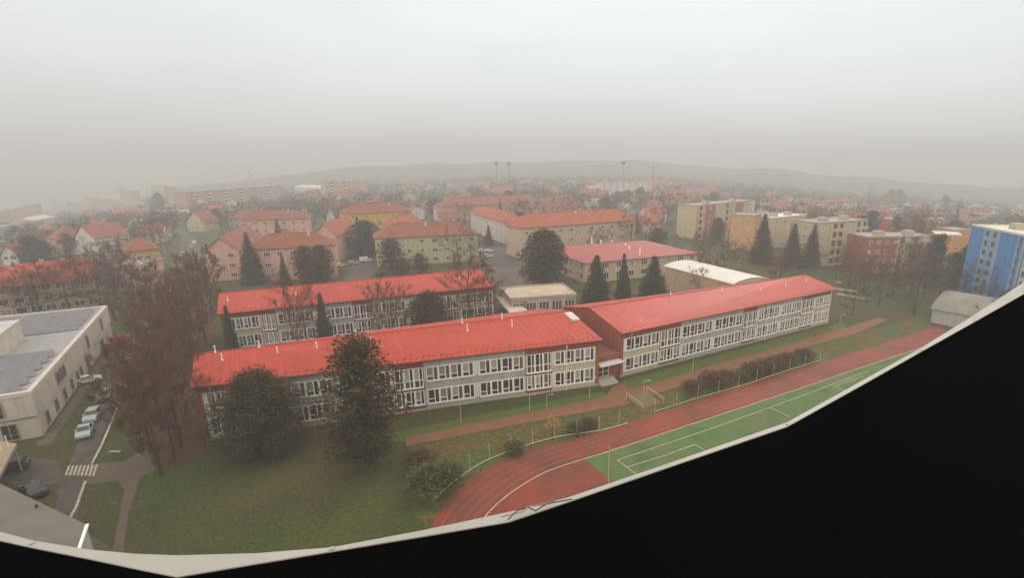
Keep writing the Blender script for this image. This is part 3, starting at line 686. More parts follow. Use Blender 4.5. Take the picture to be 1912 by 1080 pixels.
block('rust red block with plain left wall and pale framed loggias', 'apartment block', (1608, 445, 512), (1730, 443, 512), 12, W_RUST, 'flat', 0, R_GREY, 4, 8, 'rust red block', G_PAN, panels=[(.47, .5, 0, 1, W_BEIGE), (.56, .66, 0, 1, W_BEIGE), (.76, .98, 0, 1, W_BEIGE)], balcs=[(.81, 2.2, W_GREY), (.93, 2.2, W_GREY)], win=(1.2, 1.3))
bl = block('tall bright blue tower block with a light blue window strip', 'tower block', (1787, 425, 553), (1897, 444, 600), 16, W_BLUE, 'flat', 0, R_WHITE, 8, 8, 'bright blue tower block', G_PAN, nowin=True,
           panels=[(.23, .50, 0, 1, W_LBLUE), (.76, .79, 0, 1, W_LBLUE), (.84, .87, 0, 1, W_GREY), (.90, 1, 0, 1, W_LILAC)])
for fl in range(8):
    for t in (.3, .42, .81, .945):
        fm, pm = window_mesh(1.5 if t < .8 else 1.1, 1.5, 2, M_GLASS, W_LBLUE); x = bl['L']*t
        P = (bl['O'][0]+bl['u'][0]*x+bl['nf'][0]*.17, bl['O'][1]+bl['u'][1]*x+bl['nf'][1]*.17, bl['zb']+bl['fh']*(fl+.35)); wo = inst('window', fm, bl['root'], P, atan2(bl['u'][1], bl['u'][0])); sub('pane', pm, wo)
block('low grey hall with curved roof at the foot of the blue tower', 'hall', (1737, 580, 602), (1830, 592, 622), 15, W_GREY, 'barrel', 3.6, mat('curved_grey_roof', (.26, .235, .18), .7, .15, .4), floors=1, cols=1, lm='curved grey hall', name='hall', nowin=True)
mb = MB(); c0 = bl['co'](bl['L']*.55, 5, bl['top'])
for dx in (0, .8):
    mb.tube((c0[0]+dx, c0[1], c0[2]), (c0[0]+dx, c0[1], c0[2]+5.5), .07, .05, 5)
for z in (1, 2, 3, 4, 5): mb.tube((c0[0], c0[1], c0[2]+z), (c0[0]+.8, c0[1], c0[2]+z), .04, .04, 4)
mb.tube((c0[0]-.2, c0[1], c0[2]+5.3), (c0[0]+.2, c0[1], c0[2]+5.3), .5, .5, 8); mb.build('antenna_mast', M_WHITE, bl['root'])
block('ochre flat block left of the blue tower, partly behind a dark conifer', 'apartment block', (1738, 439, 482), (1786, 441, 486), 12, W_DORA, 'flat', 0, R_WHITE, 3, 4, 'ochre block by the tower', G_PAN, win=(1.4, 1.2))
block('deep orange block touching the left edge of the blue tower', 'apartment block', (1776, 431, 478), (1806, 431, 478), 11, W_DORA, 'flat', 0, R_GREY, 3, 2, 'deep orange block', G_PAN, win=(1.1, 1.3))
block('pink flat house with pale framed loggias behind the dark cypresses', 'apartment block', (1729, 413, 434), (1770, 413, 436), 12, W_DPINK, 'flat', 0, R_DULL, 2, 3, 'pink loggia house', G_PAN, panels=[(0, .12, 0, 1, W_WHITE), (.5, .58, 0, 1, W_WHITE), (.93, 1, 0, 1, W_WHITE)])
block('tan flat house with white framed front beside the round green tree', 'apartment block', (1640, 387, 412), (1685, 388, 412), 12, W_BEIGE, 'flat', 0, R_DULL, 2, 3, 'white framed flat house', G_PAN, panels=[(0, .1, 0, 1, W_WHITE), (.92, 1, 0, 1, W_WHITE), (.1, .92, .88, 1, W_WHITE)])
block('bright red small block with white balconies above the rust red block', 'apartment block', (1657, 410, 444), (1681, 411, 444), 9, mat('vivid_red_plaster', (.5, .05, .03), .8), 'flat', 0, R_GREY, 3, 3, 'bright red small block', G_PAN, balcs=[(.83, 1.8)])
block('dusty house with long red roof left of the white walled house', 'house', (1488, 392, 412), (1535, 391, 411), 13, W_DPINK, 'hip', 3, R_DULL, 2, 5, 'long red roofed house', 'detached houses on the right', name='house')
block('white walled house with low red roof behind the cream balcony block', 'house', (1537, 378, 402), (1597, 378, 401), 14, W_WHITE, 'hip', 2.4, R_DULL, 2, 5, 'white walled red roofed house', 'detached houses on the right', name='house')
block('house with red hipped roof right of the pink loggia house', 'house', (1795, 412, 432), (1823, 414, 434), 12, W_CREAM, 'hip', 3, R_DULL, 2, 3, 'red hipped house by the tower', 'detached houses on the right', name='house')
# far blocks
WB_ = mat('white_balcony', (.85, .80, .72), .6)
fb = [('long far panel block with bands of white balconies', (352, 361, 392), (528, 346, 372), W_DPINK, 5, 12, [(.06, 5), (.2, 7), (.36, 7), (.52, 7), (.68, 7), (.84, 7)], 'long white banded panel block'),
      ('far pinkish panel block with one white balcony column, right of the white hall', (608, 344, 372), (688, 334, 366), W_BEIGE, 5, 8, [(.18, 3.4), (.46, 3.4)], 'far pinkish panel block'),
      ('far left grey pink block with three roof huts at the picture edge', (12, 393, 424), (84, 382, 412), W_DPINK, 6, 8, [], 'grey pink edge block'),
      ('far greenish grey tower behind the metal roofed hall', (97, 376, 396), (121, 375, 395), W_GREY, 6, 3, [], 'far greenish grey tower'),
      ('far yellow sided block in the haze on the left', (131, 384, 402), (172, 377, 398), W_CREAM, 4, 5, [], 'far yellow sided block'),
      ('far salmon tower rising above the yellow sided block', (160, 369, 398), (186, 367, 396), W_PINK, 7, 3, [], 'far salmon tower'),
      ('faint slender tower block farthest left of the tall beige tower', (228, 355, 385), (247, 354, 385), W_BEIGE, 7, 2, [], 'faint slender tower'),
      ('faint beige high rise left of the white banded block', (289, 349, 386), (313, 348, 386), W_CREAM, 9, 3, [], 'faint beige high rise'),
      ('long low hazy block between the salmon and the slender tower', (186, 380, 398), (262, 372, 392), W_BEIGE, 4, 9, [], 'long low hazy block'),
      ('pale far school like block with white left end in the centre', (1122, 340, 365), (1216, 340, 364), W_WHITE, 4, 8, [], 'pale far block in the centre'),
      ('far pale industrial hall with flat roof left of the floodlights', (845, 345, 360), (920, 339, 354), W_GREY, 2, 6, [], 'far pale industrial hall')]
for lb, a, c, wm, fl, nc, bal, lm in fb:
    block(lb, 'apartment block', a, c, 14, wm, 'flat', 0, R_GREY, fl, nc, lm, G_FAR, balcs=[(t, wd, WB_) for t, wd in bal], win=(2.0, 1.6), glass=M_GLASS2)
block('far white barrel roofed hall beside the pinkish panel block', 'hall', (552, 352, 362), (612, 350, 360), 30, W_WHITE, 'barrel', 4, R_WHITE, 1, 4, 'far white hall', None, name='hall', nowin=True)
block('hall with sloping pale metal roof far on the left', 'hall', (64, 412, 424), (104, 405, 417), 20, W_LILAC, 'gable', 3, R_WHITE, 2, 5, 'metal roofed hall', None, name='hall')
block('grey house with pale pitched roof on the left below the metal roofed hall', 'house', (16, 424, 452), (52, 420, 448), 12, W_GREY, 'flat', 0, R_GREY, 2, 4, 'grey house on the left', None, name='house')
# left houses
block('salmon house with three stacked windows and red roof on the left', 'house', (96, 449, 485), (122, 445, 484), 14, W_PINK, 'hip', 6, R_DULL, 3, 2, 'salmon house on the left', 'houses on the left', name='house', sides='R')
block('white gabled house with red roof at the left picture edge', 'house', (11, 476, 506), (39, 473, 504), 10, W_WHITE, 'gable', 3.5, R_RED, 2, 2, 'white gabled house on the left', 'houses on the left', name='house', gable_dir='across')
block('whitish two storey house with brown red roof above the yellow house', 'house', (184, 445, 481), (246, 436, 470), 14, W_WHITE, 'gable', 5.5, R_DULL, 2, 6, 'whitish two storey house', 'houses on the left', name='house')
block('pale grey low shed with rounded roof on the left', 'shed', (140, 478, 492), (183, 472, 488), 12, W_GREY, 'barrel', 3, R_GREY, 1, 1, 'pale grey shed', None, name='shed', nowin=True)
block('yellow house with brown hipped roof beside the left road', 'house', (246, 472, 520), (307, 462, 512), 14, mat('mustard_plaster', (.52, .34, .10), .85), 'hip', 4, R_BROWN, 2, 4, 'yellow house by the road', 'houses on the left', name='house', sides='R')
block('pink flat roofed house in front of the yellow one', 'house', (224, 502, 545), (288, 496, 540), 12, W_PINK, 'flat', 0, R_GREY, 3, 4, 'pink flat roofed house', 'houses on the left', name='house', chim=2)
block('cream gabled house with red roof far up the left road', 'house', (352, 416, 433), (384, 415, 432), 12, W_CREAM, 'gable', 7, R_DULL, 1, 4, 'cream gabled house up the road', None, name='house', gable_dir='across', win=(1.2, 1.6))
block('long tan apartment house with bright red roof on the left edge', 'apartment house', (-60, 545, 606), (190, 517, 572), 14, W_TAN, 'gable', 4.5, mat('bright_red_roof', (.40, .055, .035), .6), 3, 9, 'bright red roofed edge house', None, win=(2.2, 1.7), chim=4)
block('small white gabled house behind the right salmon wing', 'house', (612, 405, 428), (627, 404, 427), 9, W_LILAC, 'gable', 5, R_BROWN, 2, 1, 'small white gabled house', None, name='house', gable_dir='across')
block('cream house with stepped gable far right of the centre', 'house', (1290, 358, 370), (1340, 356, 369), 14, W_CREAM, 'gable', 5, R_DULL, 2, 6, 'far cream gabled house', None, name='house')
block('white flat house with dark windows left of the striped orange block', 'house', (1105, 374, 394), (1143, 373, 392), 12, W_WHITE, 'flat', 0, R_GREY, 2, 5, 'white flat house', None, name='house')
# row of sawtooth gables behind the long tan house
for i, (x, yy) in enumerate(((1022, 378), (1042, 379), (1056, 381), (1078, 381))):
    block(['first', 'second', 'third', 'fourth'][i]+' from the left of the small red roofed row houses behind the long tan house', 'row house', (x, yy+8, yy+24), (x+17, yy+7, yy+23), 11, W_DPINK, 'gable', 5, R_DULL, 2, 2, None, 'row houses behind the long tan house', name='row_house', gable_dir='across')
    LMK.pop()
# ------------------------------------------------------------------ modern white building on the left
Cg, Fg = at(80, 815), at(211, 628); hw = hgt(Cg, 733)
un, Ln = unit(vsub(xy(Fg), xy(Cg))); nl = (-un[1], un[0])            # nl points left/away from the road
if nl[0] > 0: nl = (-nl[0], -nl[1])
mw = thing('office_building', 'modern white two storey flat roofed building on the left with grey roof panels', 'office building', Cg)
O = (Cg[0], Cg[1], 0); Wd = 24
W_MOD = wallm('white_render', (.56, .49, .40)); W_MODB = mat('dark_groove', (.07, .055, .04), .8); W_MOD2 = mat('grey_render', (.34, .31, .28), .85)
occupy([Cg[:2], Fg[:2], (Fg[0]+nl[0]*Wd, Fg[1]+nl[1]*Wd), (Cg[0]+nl[0]*Wd, Cg[1]+nl[1]*Wd)], 2)
LMK.append(('modern white office building', 90, 700, 120, Cg[:2]))
hm = hw*.47
mb = MB(); mb.obox(O, un, nl, 0, Ln, 0, Wd, -.3, hm-.12); mb.obox(O, un, nl, .12, Ln-.12, .12, Wd-.1, hm-.12, hm+.12); mb.obox(O, un, nl, -.4, Ln+.1, -.25, Wd, hm+.12, hw-.4); mb.build('wall', W_MOD, mw)
mb = MB()
for x0, x1, y0, y1 in ((-.5, Ln+.2, -.35, .3), (-.5, .3, .3, Wd), (Ln-.5, Ln+.2, .3, Wd), (.3, Ln-.5, Wd-.4, Wd)): mb.obox(O, un, nl, x0, x1, y0, y1, hw-.4, hw+.25)
mb.build('parapet', mat('pale_coping', (.56, .49, .40), .7), mw)
mb = MB(); mb.obox(O, un, nl, .3, Ln-.5, .3, Wd-.4, hw-.4, hw-.3); mb.build('roof', W_MOD2, mw)
# roof panels (rows of tilted grey panels) with jagged ends
M_PV = mat('grey_blue_panels', (.17, .155, .15), .5, .25, .8, .15, 4)
for (x0, x1) in ((1.2, Ln*.40), (Ln*.66, Ln-1.5)):
    k = int((x1-x0)/1.7)
    for i in range(k):
        if i >= 14: break
        a = x0+i*(x1-x0)/k; mb = MB(); y0 = 1.4+(.5 if i % 2 else 0)
        P = [(O[0]+un[0]*x+nl[0]*y, O[1]+un[1]*x+nl[1]*y, z) for x, y, z in ((a, y0, hw-.15), (a+1.5, y0, hw+.25), (a+1.5, Wd-1.5, hw+.25), (a, Wd-1.5, hw-.15))]
        mb.slab(P, .06); mb.build('solar_panel_row', M_PV, mw)
# roof house
mb = MB(); x0 = Ln*.42; mb.obox(O, un, nl, x0, x0+Ln*.2, 9, 21, hw-.3, hw+3.4); ph = mb.build('roof_house', W_MOD, mw)
mb = MB(); mb.obox(O, un, nl, x0-.2, x0+Ln*.2+.2, 8.8, 21.2, hw+3.4, hw+3.6); mb.build('roof_house_roof', mat('pale_top', (.5, .46, .44), .7), mw)
mb = MB(); mb.obox(O, un, nl, x0-.12, x0, 17, 18.4, hw-.3, hw+1.6); mb.build('roof_door', W_MOD2, mw)
mb = MB(); mb.obox(O, un, nl, x0-.8, x0, 15.8, 19.5, hw+2.0, hw+3.0); mb.build('air_conditioner', M_WHITE, mw)
nr = (-nl[0], -nl[1]); fa = atan2(un[1], un[0])
for i, t in enumerate((.07, .16, .25, .335, .41, .46)):               # ground floor tall windows
    fm, pm = window_mesh(1.5, hm*.62, 1, M_GLASS2, W_MOD2); x = Ln*t; P = (O[0]+un[0]*x+nr[0]*.08, O[1]+un[1]*x+nr[1]*.08, hm*.14)
    wo = inst('window', fm, mw, P, fa); sub('pane', pm, wo)
for t, ww, z0, hh in ((.245, 5.2, hm+.8, 2.1), (.60, 1.2, hm+.5, 2.6), (.84, 1.4, hm+.7, 2.5), (.56, 2.6, .2, hm*.75), (.80, 3.0, .4, hm*.6)):
    fm, pm = window_mesh(ww, hh, 1 if ww < 2 else 3, M_GLASS2, W_MOD2); x = Ln*t; o_ = .36 if z0 > hm else .08
    P = (O[0]+un[0]*x+nr[0]*o_, O[1]+un[1]*x+nr[1]*o_, z0); wo = inst('window', fm, mw, P, fa); sub('pane', pm, wo)
fb_ = atan2(-nl[1], -nl[0]); nb = (-un[0], -un[1])
for y, z0, hh, ww, o_ in ((3.9, hm+.7, 2.6, 1.5, .52), (8.5, hm+.7, 2.6, 1.5, .52), (3.3, .3, hm*.72, 1.8, .08), (12, .3, hm*.6, 1.5, .08)):
    fm, pm = window_mesh(ww, hh, 2, M_GLASS, W_MOD2, trans=True); P = (O[0]+nl[0]*y+nb[0]*o_, O[1]+nl[1]*y+nb[1]*o_, z0); wo = inst('window', fm, mw, P, fb_); sub('pane', pm, wo)
# canopy building at the left edge
ky = thing('canopy', 'beige flat canopy on posts at the left picture edge', 'canopy', at(-30, 860))
q = [at(x, y, 4.0) for x, y in ((-80, 812), (31, 829), (-3, 893), (-140, 905))]
mb = MB(); mb.prism([xy(p) for p in q], 3.6, 4.0); mb.build('roof', mat('beige_canopy', (.34, .25, .15), .8), ky)
for p in q[:3]:
    mb = MB(); c = (sum(a[0] for a in q)/4, sum(a[1] for a in q)/4); x, y = p[0]+(c[0]-p[0])*.08, p[1]+(c[1]-p[1])*.08; mb.tube((x, y, -.1), (x, y, 3.6), .09, .09, 6); mb.build('post', M_STEEL, ky)
for (x, y, t) in ((2, 842, 813), (17, 836, 816)):
    p = at(x, y, 4.0); mb = MB(); mb.tube((p[0], p[1], 4.0), (p[0]-.3, p[1]+.2, 5.6), .06, .06, 5); mb.build('railing_post', M_WHITE, ky)
# ------------------------------------------------------------------ the camera's own tower: coping, roof and lower annexe
ZC = H-1.5
oc = [(-260, 905), (-120, 965), (0, 994), (60, 1010), (165, 1027), (250, 1035), (330, 1038), (480, 1034), (620, 1023), (790, 991), (950, 957), (1060, 930), (1260, 862), (1470, 789), (1600, 717), (1720, 650), (1820, 588), (1912, 527), (2040, 440)]
ic = [(-260, 935), (-120, 982), (0, 1010), (60, 1023), (165, 1044), (250, 1062), (330, 1078), (480, 1053), (620, 1030), (790, 1002), (950, 975), (1060, 938), (1260, 869), (1470, 797), (1600, 725), (1720, 657), (1820, 601), (1912, 549), (2040, 476)]
OC = [at(x, y, ZC)[:2] for x, y in oc]; IC = [at(x, y, ZC)[:2] for x, y in ic]
tw = thing('tower_block', 'roof edge of the tall building under the camera with pale metal coping and black roofing', 'tower block', (0, 0, 0))
mb = MB()
for i in range(len(OC)-1): mb.prism([OC[i], OC[i+1], IC[i+1], IC[i]], ZC-.07, ZC)
for i in (3, 8, 13, 15, 16, 17):
    d_, l_ = unit(vsub(IC[i], OC[i])); mb.obox((*OC[i], ZC), d_, (-d_[1], d_[0]), .02, l_-.02, -.008, .008, 0, .006)
mb.build('coping', mat('pale_metal_coping', (.36, .325, .265), .5, .12, 1.5, .1, 6, spec=.4), tw)
mb = MB(); back = [(60, -25), (-30, -25)]
mb.prism(IC[::-1]+[(IC[0][0]-2, -25), (IC[-1][0]+3, -25)][::1], ZC-.9, ZC-.006); mb.build('roof', mat('black_bitumen', (.0025, .0025, .0025), .95, .1, 1, spec=0.0), tw)
def scal(p, k): return (p[0]*k, p[1]*k)
mb = MB(); mb.prism([scal(p, .97) for p in OC[::-1]]+[(OC[0][0]-2, -25), (OC[-1][0]+3, -25)], -.5, ZC-.9); mb.build('wall', W_BEIGE, tw)
# cables and twigs lying on the coping
for k, (lab, pts) in enumerate((('thin brown cable looping over the pale coping', [(948, 972), (965, 955), (985, 948), (1000, 955), (1020, 942), (1040, 938), (1068, 933)]), ('loose grey twig bundle caught on the pale coping', [(935, 966), (975, 957), (988, 946), (1010, 944), (1035, 936), (1030, 930)]))):
    mb = MB(); PP = [at(x, y, ZC+.03+.02*(i % 2)) for i, (x, y) in enumerate(pts)]
    for p, q_ in zip(PP, PP[1:]): mb.tube(p, q_, .0032, .0032, 5)
    o = mb.build(['cable', 'twig_bundle'][k], mat('grey_twig', (.30, .22, .18)) if k else mat('cable', (.12, .07, .06), .6), None, org=PP[0]); tag(o, lab, ['cable', 'twigs'][k])
# lower annexe roof, bottom left
an = thing('annexe_building', 'low grey flat roof with a white metal right edge at the bottom left', 'annexe', at(40, 960))
ZA = 9.0; q = [at(x, y, ZA) for x, y in ((-260, 800), (0, 904), (163, 981), (146, 1032), (120, 1110), (-260, 1110))]
mb = MB(); mb.prism([xy(p) for p in q], ZA-.4, ZA); mb.build('roof', mat('grey_felt', (.15, .13, .105), .85, .18, .35, .1, 8, fine=.08), an)
mb = MB(); mb.prism([((p[0]-q[1][0])*.985+q[1][0], (p[1]-q[1][1])*.985+q[1][1]) for p in q], -.3, ZA-.4); mb.build('wall', W_GREY, an)
mb = MB()
for p, r_ in ((q[2], q[3]),):
    d, l = unit(vsub(r_, p)); mb.obox((p[0], p[1], ZA), d, (-d[1], d[0]), 0, l*1.3, -.12, .12, -.05, .1)
mb.build('flashing', M_WHITE, an)
mb = MB(); p = at(69, 949, ZA); mb.tube((p[0], p[1], ZA), (p[0], p[1], ZA+.35), .12, .12, 7); mb.build('vent_pipe', M_DARKMETAL, an)
#@@TREES@@
# ------------------------------------------------------------------ trees
M_TWIG = mat('brown_twigs', (.095, .048, .024), .95, .3, .5); M_TWIG2 = mat('grey_brown_twigs', (.10, .066, .044), .95, .3, .5); M_TWIG3 = mat('rusty_twigs', (.15, .060, .030), .95, .3, .5)
M_BIRCH = mat('birch_bark', (.40, .33, .25), .8, .3, 2)
M_PINE = mix_mat('pine_needles', (.055, .034, .011), (.092, .054, .015), 0.7, fine=.4, fscale=4, bump=0)
M_SPRUCE = mix_mat('spruce_needles', (.040, .036, .014), (.070, .052, .018), 0.6, fine=.4, fscale=4, bump=0)
M_SPRUCEB = mix_mat('green_spruce_needles', (.026, .042, .022), (.045, .060, .030), 0.6, fine=.4, fscale=4, bump=0)
M_SHRUB = mix_mat('brown_hedge_leaves', (.11, .050, .020), (.075, .050, .014), 0.7, fine=.4, fscale=4, bump=0)
M_GLEAF = mix_mat('olive_leaves', (.070, .072, .018), (.10, .085, .022), 0.7, fine=.4, fscale=4, bump=0)
M_YLEAF = mat('yellowed_leaves', (.36, .19, .03), .9, .3, 1)
def leafquad(mb, c, s, r, flat=.5, m=0):
    a = r.uniform(0, 2*pi); t = r.uniform(-1, 1)*flat
    u = (cos(a), sin(a), t*.5); v = (-sin(a)*.6, cos(a)*.6, r.uniform(-1, 1)*flat+.2)
    s1 = s*r.uniform(.6, 1.3); s2 = s*r.uniform(.4, .9)
    mb.poly([tuple(c[k]-u[k]*s1 for k in range(3)), tuple(c[k]-v[k]*s2 for k in range(3)), tuple(c[k]+u[k]*s1 for k in range(3)), tuple(c[k]+v[k]*s2 for k in range(3))], m)
def bare(seed, spread=.45, dens=1.0, trunk_frac=.25, upright=.55):
    """unit-height leafless tree: trunk mesh + a crown of tapering limbs ending in fine twigs"""
    r = random.Random(seed); tr = MB(); cr = MB()
    p = (0, 0, -.02); q = (r.uniform(-.02, .02), r.uniform(-.02, .02), trunk_frac); tr.tube(p, q, .022, .016, 6)
    top = (q[0]+r.uniform(-.03, .03), q[1]+r.uniform(-.03, .03), .82); tr.tube(q, top, .016, .005, 5)
    def grow(p, d, L, R, lv):
        e = tuple(p[k]+d[k]*L for k in range(3)); cr.tube(p, e, R, R*.55, 3, cap=False)
        if lv == 0:
            for _ in range(int(7*dens)):
                t = r.uniform(.2, 1); b = tuple(p[k]+d[k]*L*t for k in range(3))
                dd = [d[k]+r.uniform(-.9, .9) for k in range(3)]; dd[2] += .35; l = math.sqrt(sum(c*c for c in dd)); ln = L*r.uniform(.45, 1.0)
                f = tuple(b[k]+dd[k]/l*ln for k in range(3)); w_ = .0023; a = r.uniform(0, 6.3)
                cr.poly([(b[0]-w_*cos(a), b[1]-w_*sin(a), b[2]), (b[0]+w_*cos(a), b[1]+w_*sin(a), b[2]), f])
                f2 = tuple(b[k]+(f[k]-b[k])*.5 for k in range(3)); g2 = (f2[0]+r.uniform(-.3, .3)*ln, f2[1]+r.uniform(-.3, .3)*ln, f2[2]+r.uniform(0, .5)*ln)
                cr.poly([(f2[0]-w_, f2[1], f2[2]), (f2[0]+w_, f2[1], f2[2]), g2])
            return
        for _ in range(r.choice([3, 3, 4])):
            t = r.uniform(.35, 1); b = tuple(p[k]+d[k]*L*t for k in range(3))
            dd = [d[k]*.9+r.uniform(-.75, .75) for k in range(3)]; dd[2] += .15; l = math.sqrt(sum(c*c for c in dd))
            grow(b, tuple(c/l for c in dd), L*r.uniform(.5, .72), R*.5, lv-1)
    nb = 11
    for i in range(nb):
        z = trunk_frac*.8+(.80-trunk_frac*.8)*i/(nb-1); a = i*2.4+r.uniform(-.4, .4); up = upright+r.uniform(-.15, .3)
        L = spread*(.42+.58*sin(pi*min(1, (z-trunk_frac*.6)/(1-trunk_frac*.6)*.9+.1)))*.55
        d = (cos(a), sin(a), up); l = math.sqrt(1+up*up); grow((0, 0, z), tuple(c/l for c in d), L, .0065, 2)
    return tr, cr
def spruce(seed, w_=.22, tiers=22, droop=.25, leaf=1.0):
    r = random.Random(seed); tr = MB(); cr = MB(); tr.tube((0, 0, -.02), (0, 0, .97), .016, .003, 6)
    for i in range(tiers):
        z = .06+.92*(i/tiers)**.92; R = w_*(1-z)**.82*r.uniform(.85, 1.12)+.006; nb = max(5, int(15*(1-z)+5)); a0 = r.uniform(0, 6)
        for j in range(nb):
            a = a0+2*pi*j/nb+r.uniform(-.15, .15); Rb = R*r.uniform(.7, 1.12); ca, sa = cos(a), sin(a); ns = max(3, int(Rb/.018*leaf))
            for k in range(ns):
                t = (k+.5)/ns; x = Rb*t; zz = z-droop*Rb*t*t*1.6+.02*t+r.uniform(-.008, .008); wd = .5*Rb*(1-t)*.5+.012
                for sd_ in (-1, 1):
                    o = r.uniform(.3, 1)*wd*sd_
                    c = (ca*x-sa*o, sa*x+ca*o, zz-abs(o)*.5)
                    s = .014+.006*r.random()
                    cr.poly([(c[0]-ca*s, c[1]-sa*s, c[2]+.004), (c[0]-sa*s*.7, c[1]+ca*s*.7, c[2]-.010), (c[0]+ca*s*1.3, c[1]+sa*s*1.3, c[2]-.016), (c[0]+sa*s*.7, c[1]-ca*s*.7, c[2]-.008)])
    return tr, cr
def puffs(seed, blobs, n, leaf, tr_h=.5, r0=.03, limbs=True):
    r = random.Random(seed); tr = MB(); cr = MB(); tr.tube((0, 0, -.02), (0, 0, tr_h), r0, r0*.6, 7); tr.tube((0, 0, tr_h), (.01, .01, min(.93, tr_h+.4)), r0*.6, r0*.2, 6)
    for (x, y, z, R, rz) in blobs:
        if limbs: tr.tube((0, 0, max(.08, z-.5*hypot(x, y)-.03)), (x, y, z), r0*.35, r0*.12, 4, cap=False)
        for _ in range(int(n*(R/.15)**2)):
            a = r.uniform(0, 2*pi); u_ = r.uniform(-.75, 1); s = math.sqrt(1-u_*u_); k = r.uniform(.62, 1.1)
            leafquad(cr, (x+R*k*s*cos(a), y+R*k*s*sin(a), z+rz*k*u_), leaf, r, .8)
    return tr, cr
def pine_blobs(seed, w_=.30, lo=.22, n=26, shape='round'):
    r = random.Random(seed); out = []
    for i in range(n):
        z = lo+(1-lo-.06)*(i/(n-1)); t = (z-lo)/(1-lo)
        R = w_*({'round': math.sqrt(max(0.05, 1-(2*t-.85)**2)) if t > .2 else .75+t, 'cone': (1-t)**.6+.1, 'col': .8*math.sin(pi*min(1, t*.9+.12))**.4}[shape])
        a = i*2.4+r.uniform(-.5, .5); d = R*r.uniform(.45, .95); b = r.uniform(.07, .115)*w_/.3
        out.append((cos(a)*d, sin(a)*d, z, b, b*r.uniform(.5, .8)))
        if r.random() < .8: d2 = R*r.uniform(.0, .45); out.append((cos(a+2)*d2, sin(a+2)*d2, z+.02, b*1.1, b*.8))
    return out
PROTO = {}
def proto(kind, name, parts, mats):
    PROTO[kind] = (name, parts[0].mesh('trunk', [mats[0]]), parts[1].mesh('crown', [mats[1]]))
for i in range(3): proto('bare%d' % i, 'bare_tree', bare(10+i, .66, 1.9, .2), (M_BARK, M_TWIG))
for i in range(2): proto('grey%d' % i, 'bare_tree', bare(20+i, .72, 1.7, .2), (M_BARK, M_TWIG2))
for i in range(2): proto('rust%d' % i, 'bare_tree', bare(30+i, .64, 2.4, .16, .8), (M_BARK, M_TWIG3))
proto('birch', 'birch_tree', bare(41, .5, 1.5, .15, .9), (M_BIRCH, M_TWIG3)); proto('birch1', 'birch_tree', bare(42, .45, 1.6, .15, 1.1), (M_BIRCH, M_TWIG2))
proto('row0', 'bare_tree', bare(51, .56, 3.0, .10, .9), (M_BARK, M_SHRUB)); proto('row1', 'bare_tree', bare(52, .56, 3.0, .10, .9), (M_BARK, M_TWIG3))
proto('spruce0', 'spruce_tree', spruce(1, .20, 30, .25, 1.5), (M_BARK, M_SPRUCE)); proto('spruce1', 'spruce_tree', spruce(2, .26, 28, .35, 1.5), (M_BARK, M_SPRUCE)); proto('gspruce', 'spruce_tree', spruce(3, .2, 20), (M_BARK, M_SPRUCEB))
proto('slim', 'slim_spruce_tree', spruce(4, .14, 30, .3, 1.6), (M_BARK, M_SPRUCE))
proto('pine0', 'pine_tree', puffs(1, pine_blobs(1, .27, .10, 60), 400, .0115), (M_BARK, M_PINE)); proto('pine1', 'pine_tree', puffs(2, pine_blobs(2, .50, .10, 72), 220, .0155), (M_BARK, M_PINE))
proto('pine2', 'pine_tree', puffs(3, pine_blobs(5, .38, .16, 34), 110, .026), (M_BARK, M_PINE))
proto('broad', 'evergreen_tree', puffs(4, pine_blobs(7, .44, .10, 56), 110, .027), (M_BARK, M_PINE)); proto('cone', 'cypress_tree', puffs(5, pine_blobs(8, .24, .02, 50, 'cone'), 170, .022, limbs=False), (M_BARK, M_SPRUCE))
proto('col', 'cypress_tree', puffs(6, pine_blobs(9, .26, .02, 54, 'col'), 170, .024, limbs=False), (M_BARK, M_SPRUCEB)); proto('green', 'evergreen_tree', puffs(7, pine_blobs(12, .44, .08, 44), 110, .028), (M_BARK, M_SPRUCEB))
proto('bush', 'bush', puffs(8, [(cos(a)*.35, sin(a)*.35, .5, .33, .32) for a in (0, 1.2, 2.5, 3.7, 5)]+[(0, 0, .62, .4, .36)], 60, .05, .3, .03), (M_BARK, M_SHRUB))
proto('gbush', 'bush', puffs(9, [(cos(a)*.35, sin(a)*.35, .45, .33, .3) for a in (0.4, 1.6, 2.9, 4.1, 5.4)]+[(0, 0, .6, .4, .34)], 60, .05, .3, .03), (M_BARK, M_GLEAF))
proto('ytree', 'sapling', puffs(10, [(cos(a)*.12, sin(a)*.12, z, .12, .12) for a, z in ((0, .5), (1.5, .6), (3, .7), (4.4, .55), (5.5, .8), (2, .88))], 45, .03, .5, .02), (M_BARK, M_YLEAF))
tr = random.Random(99)
def tree(kind, P, h, label, cat, group=None, wx=1.0, rz=None):
    nm, a, c = PROTO[kind]
    root = thing(nm, label, cat, P, group)
    if rz is None: rz = tr.uniform(0, 6.28)
    for n_, me in (('trunk', a), ('crown', c)):
        o = bpy.data.objects.new(n_, me); S.collection.objects.link(o); o.parent = root; o.scale = (h*wx, h*wx, h); o.rotation_euler = (0, 0, rz)
    return root
TOK = []
def ptree(kind, x, yb, yt, label, cat='tree', group=None, wx=1.0, rz=None, lm=None):
    P = gr(x, yb); h = hgt(P, yt); R = max(1.5, h*.16)
    FOOT.append(([(P[0]-1, P[1]-1), (P[0]+1, P[1]-1), (P[0], P[1]+1)], P[0], P[1], R))
    if lm: LMK.append((lm, *proj(P[0], P[1], P[2]+h*.5), hypot(P[0], P[1]), P[:2]))
    return tree(kind, P, h, label, cat, group, wx, rz)
GE = 'conifers around the school'
ptree('pine0', 688, 872, 628, 'tallest dark pine in front of the nearest school building', 'pine', GE, 1.12, lm='tallest foreground pine')
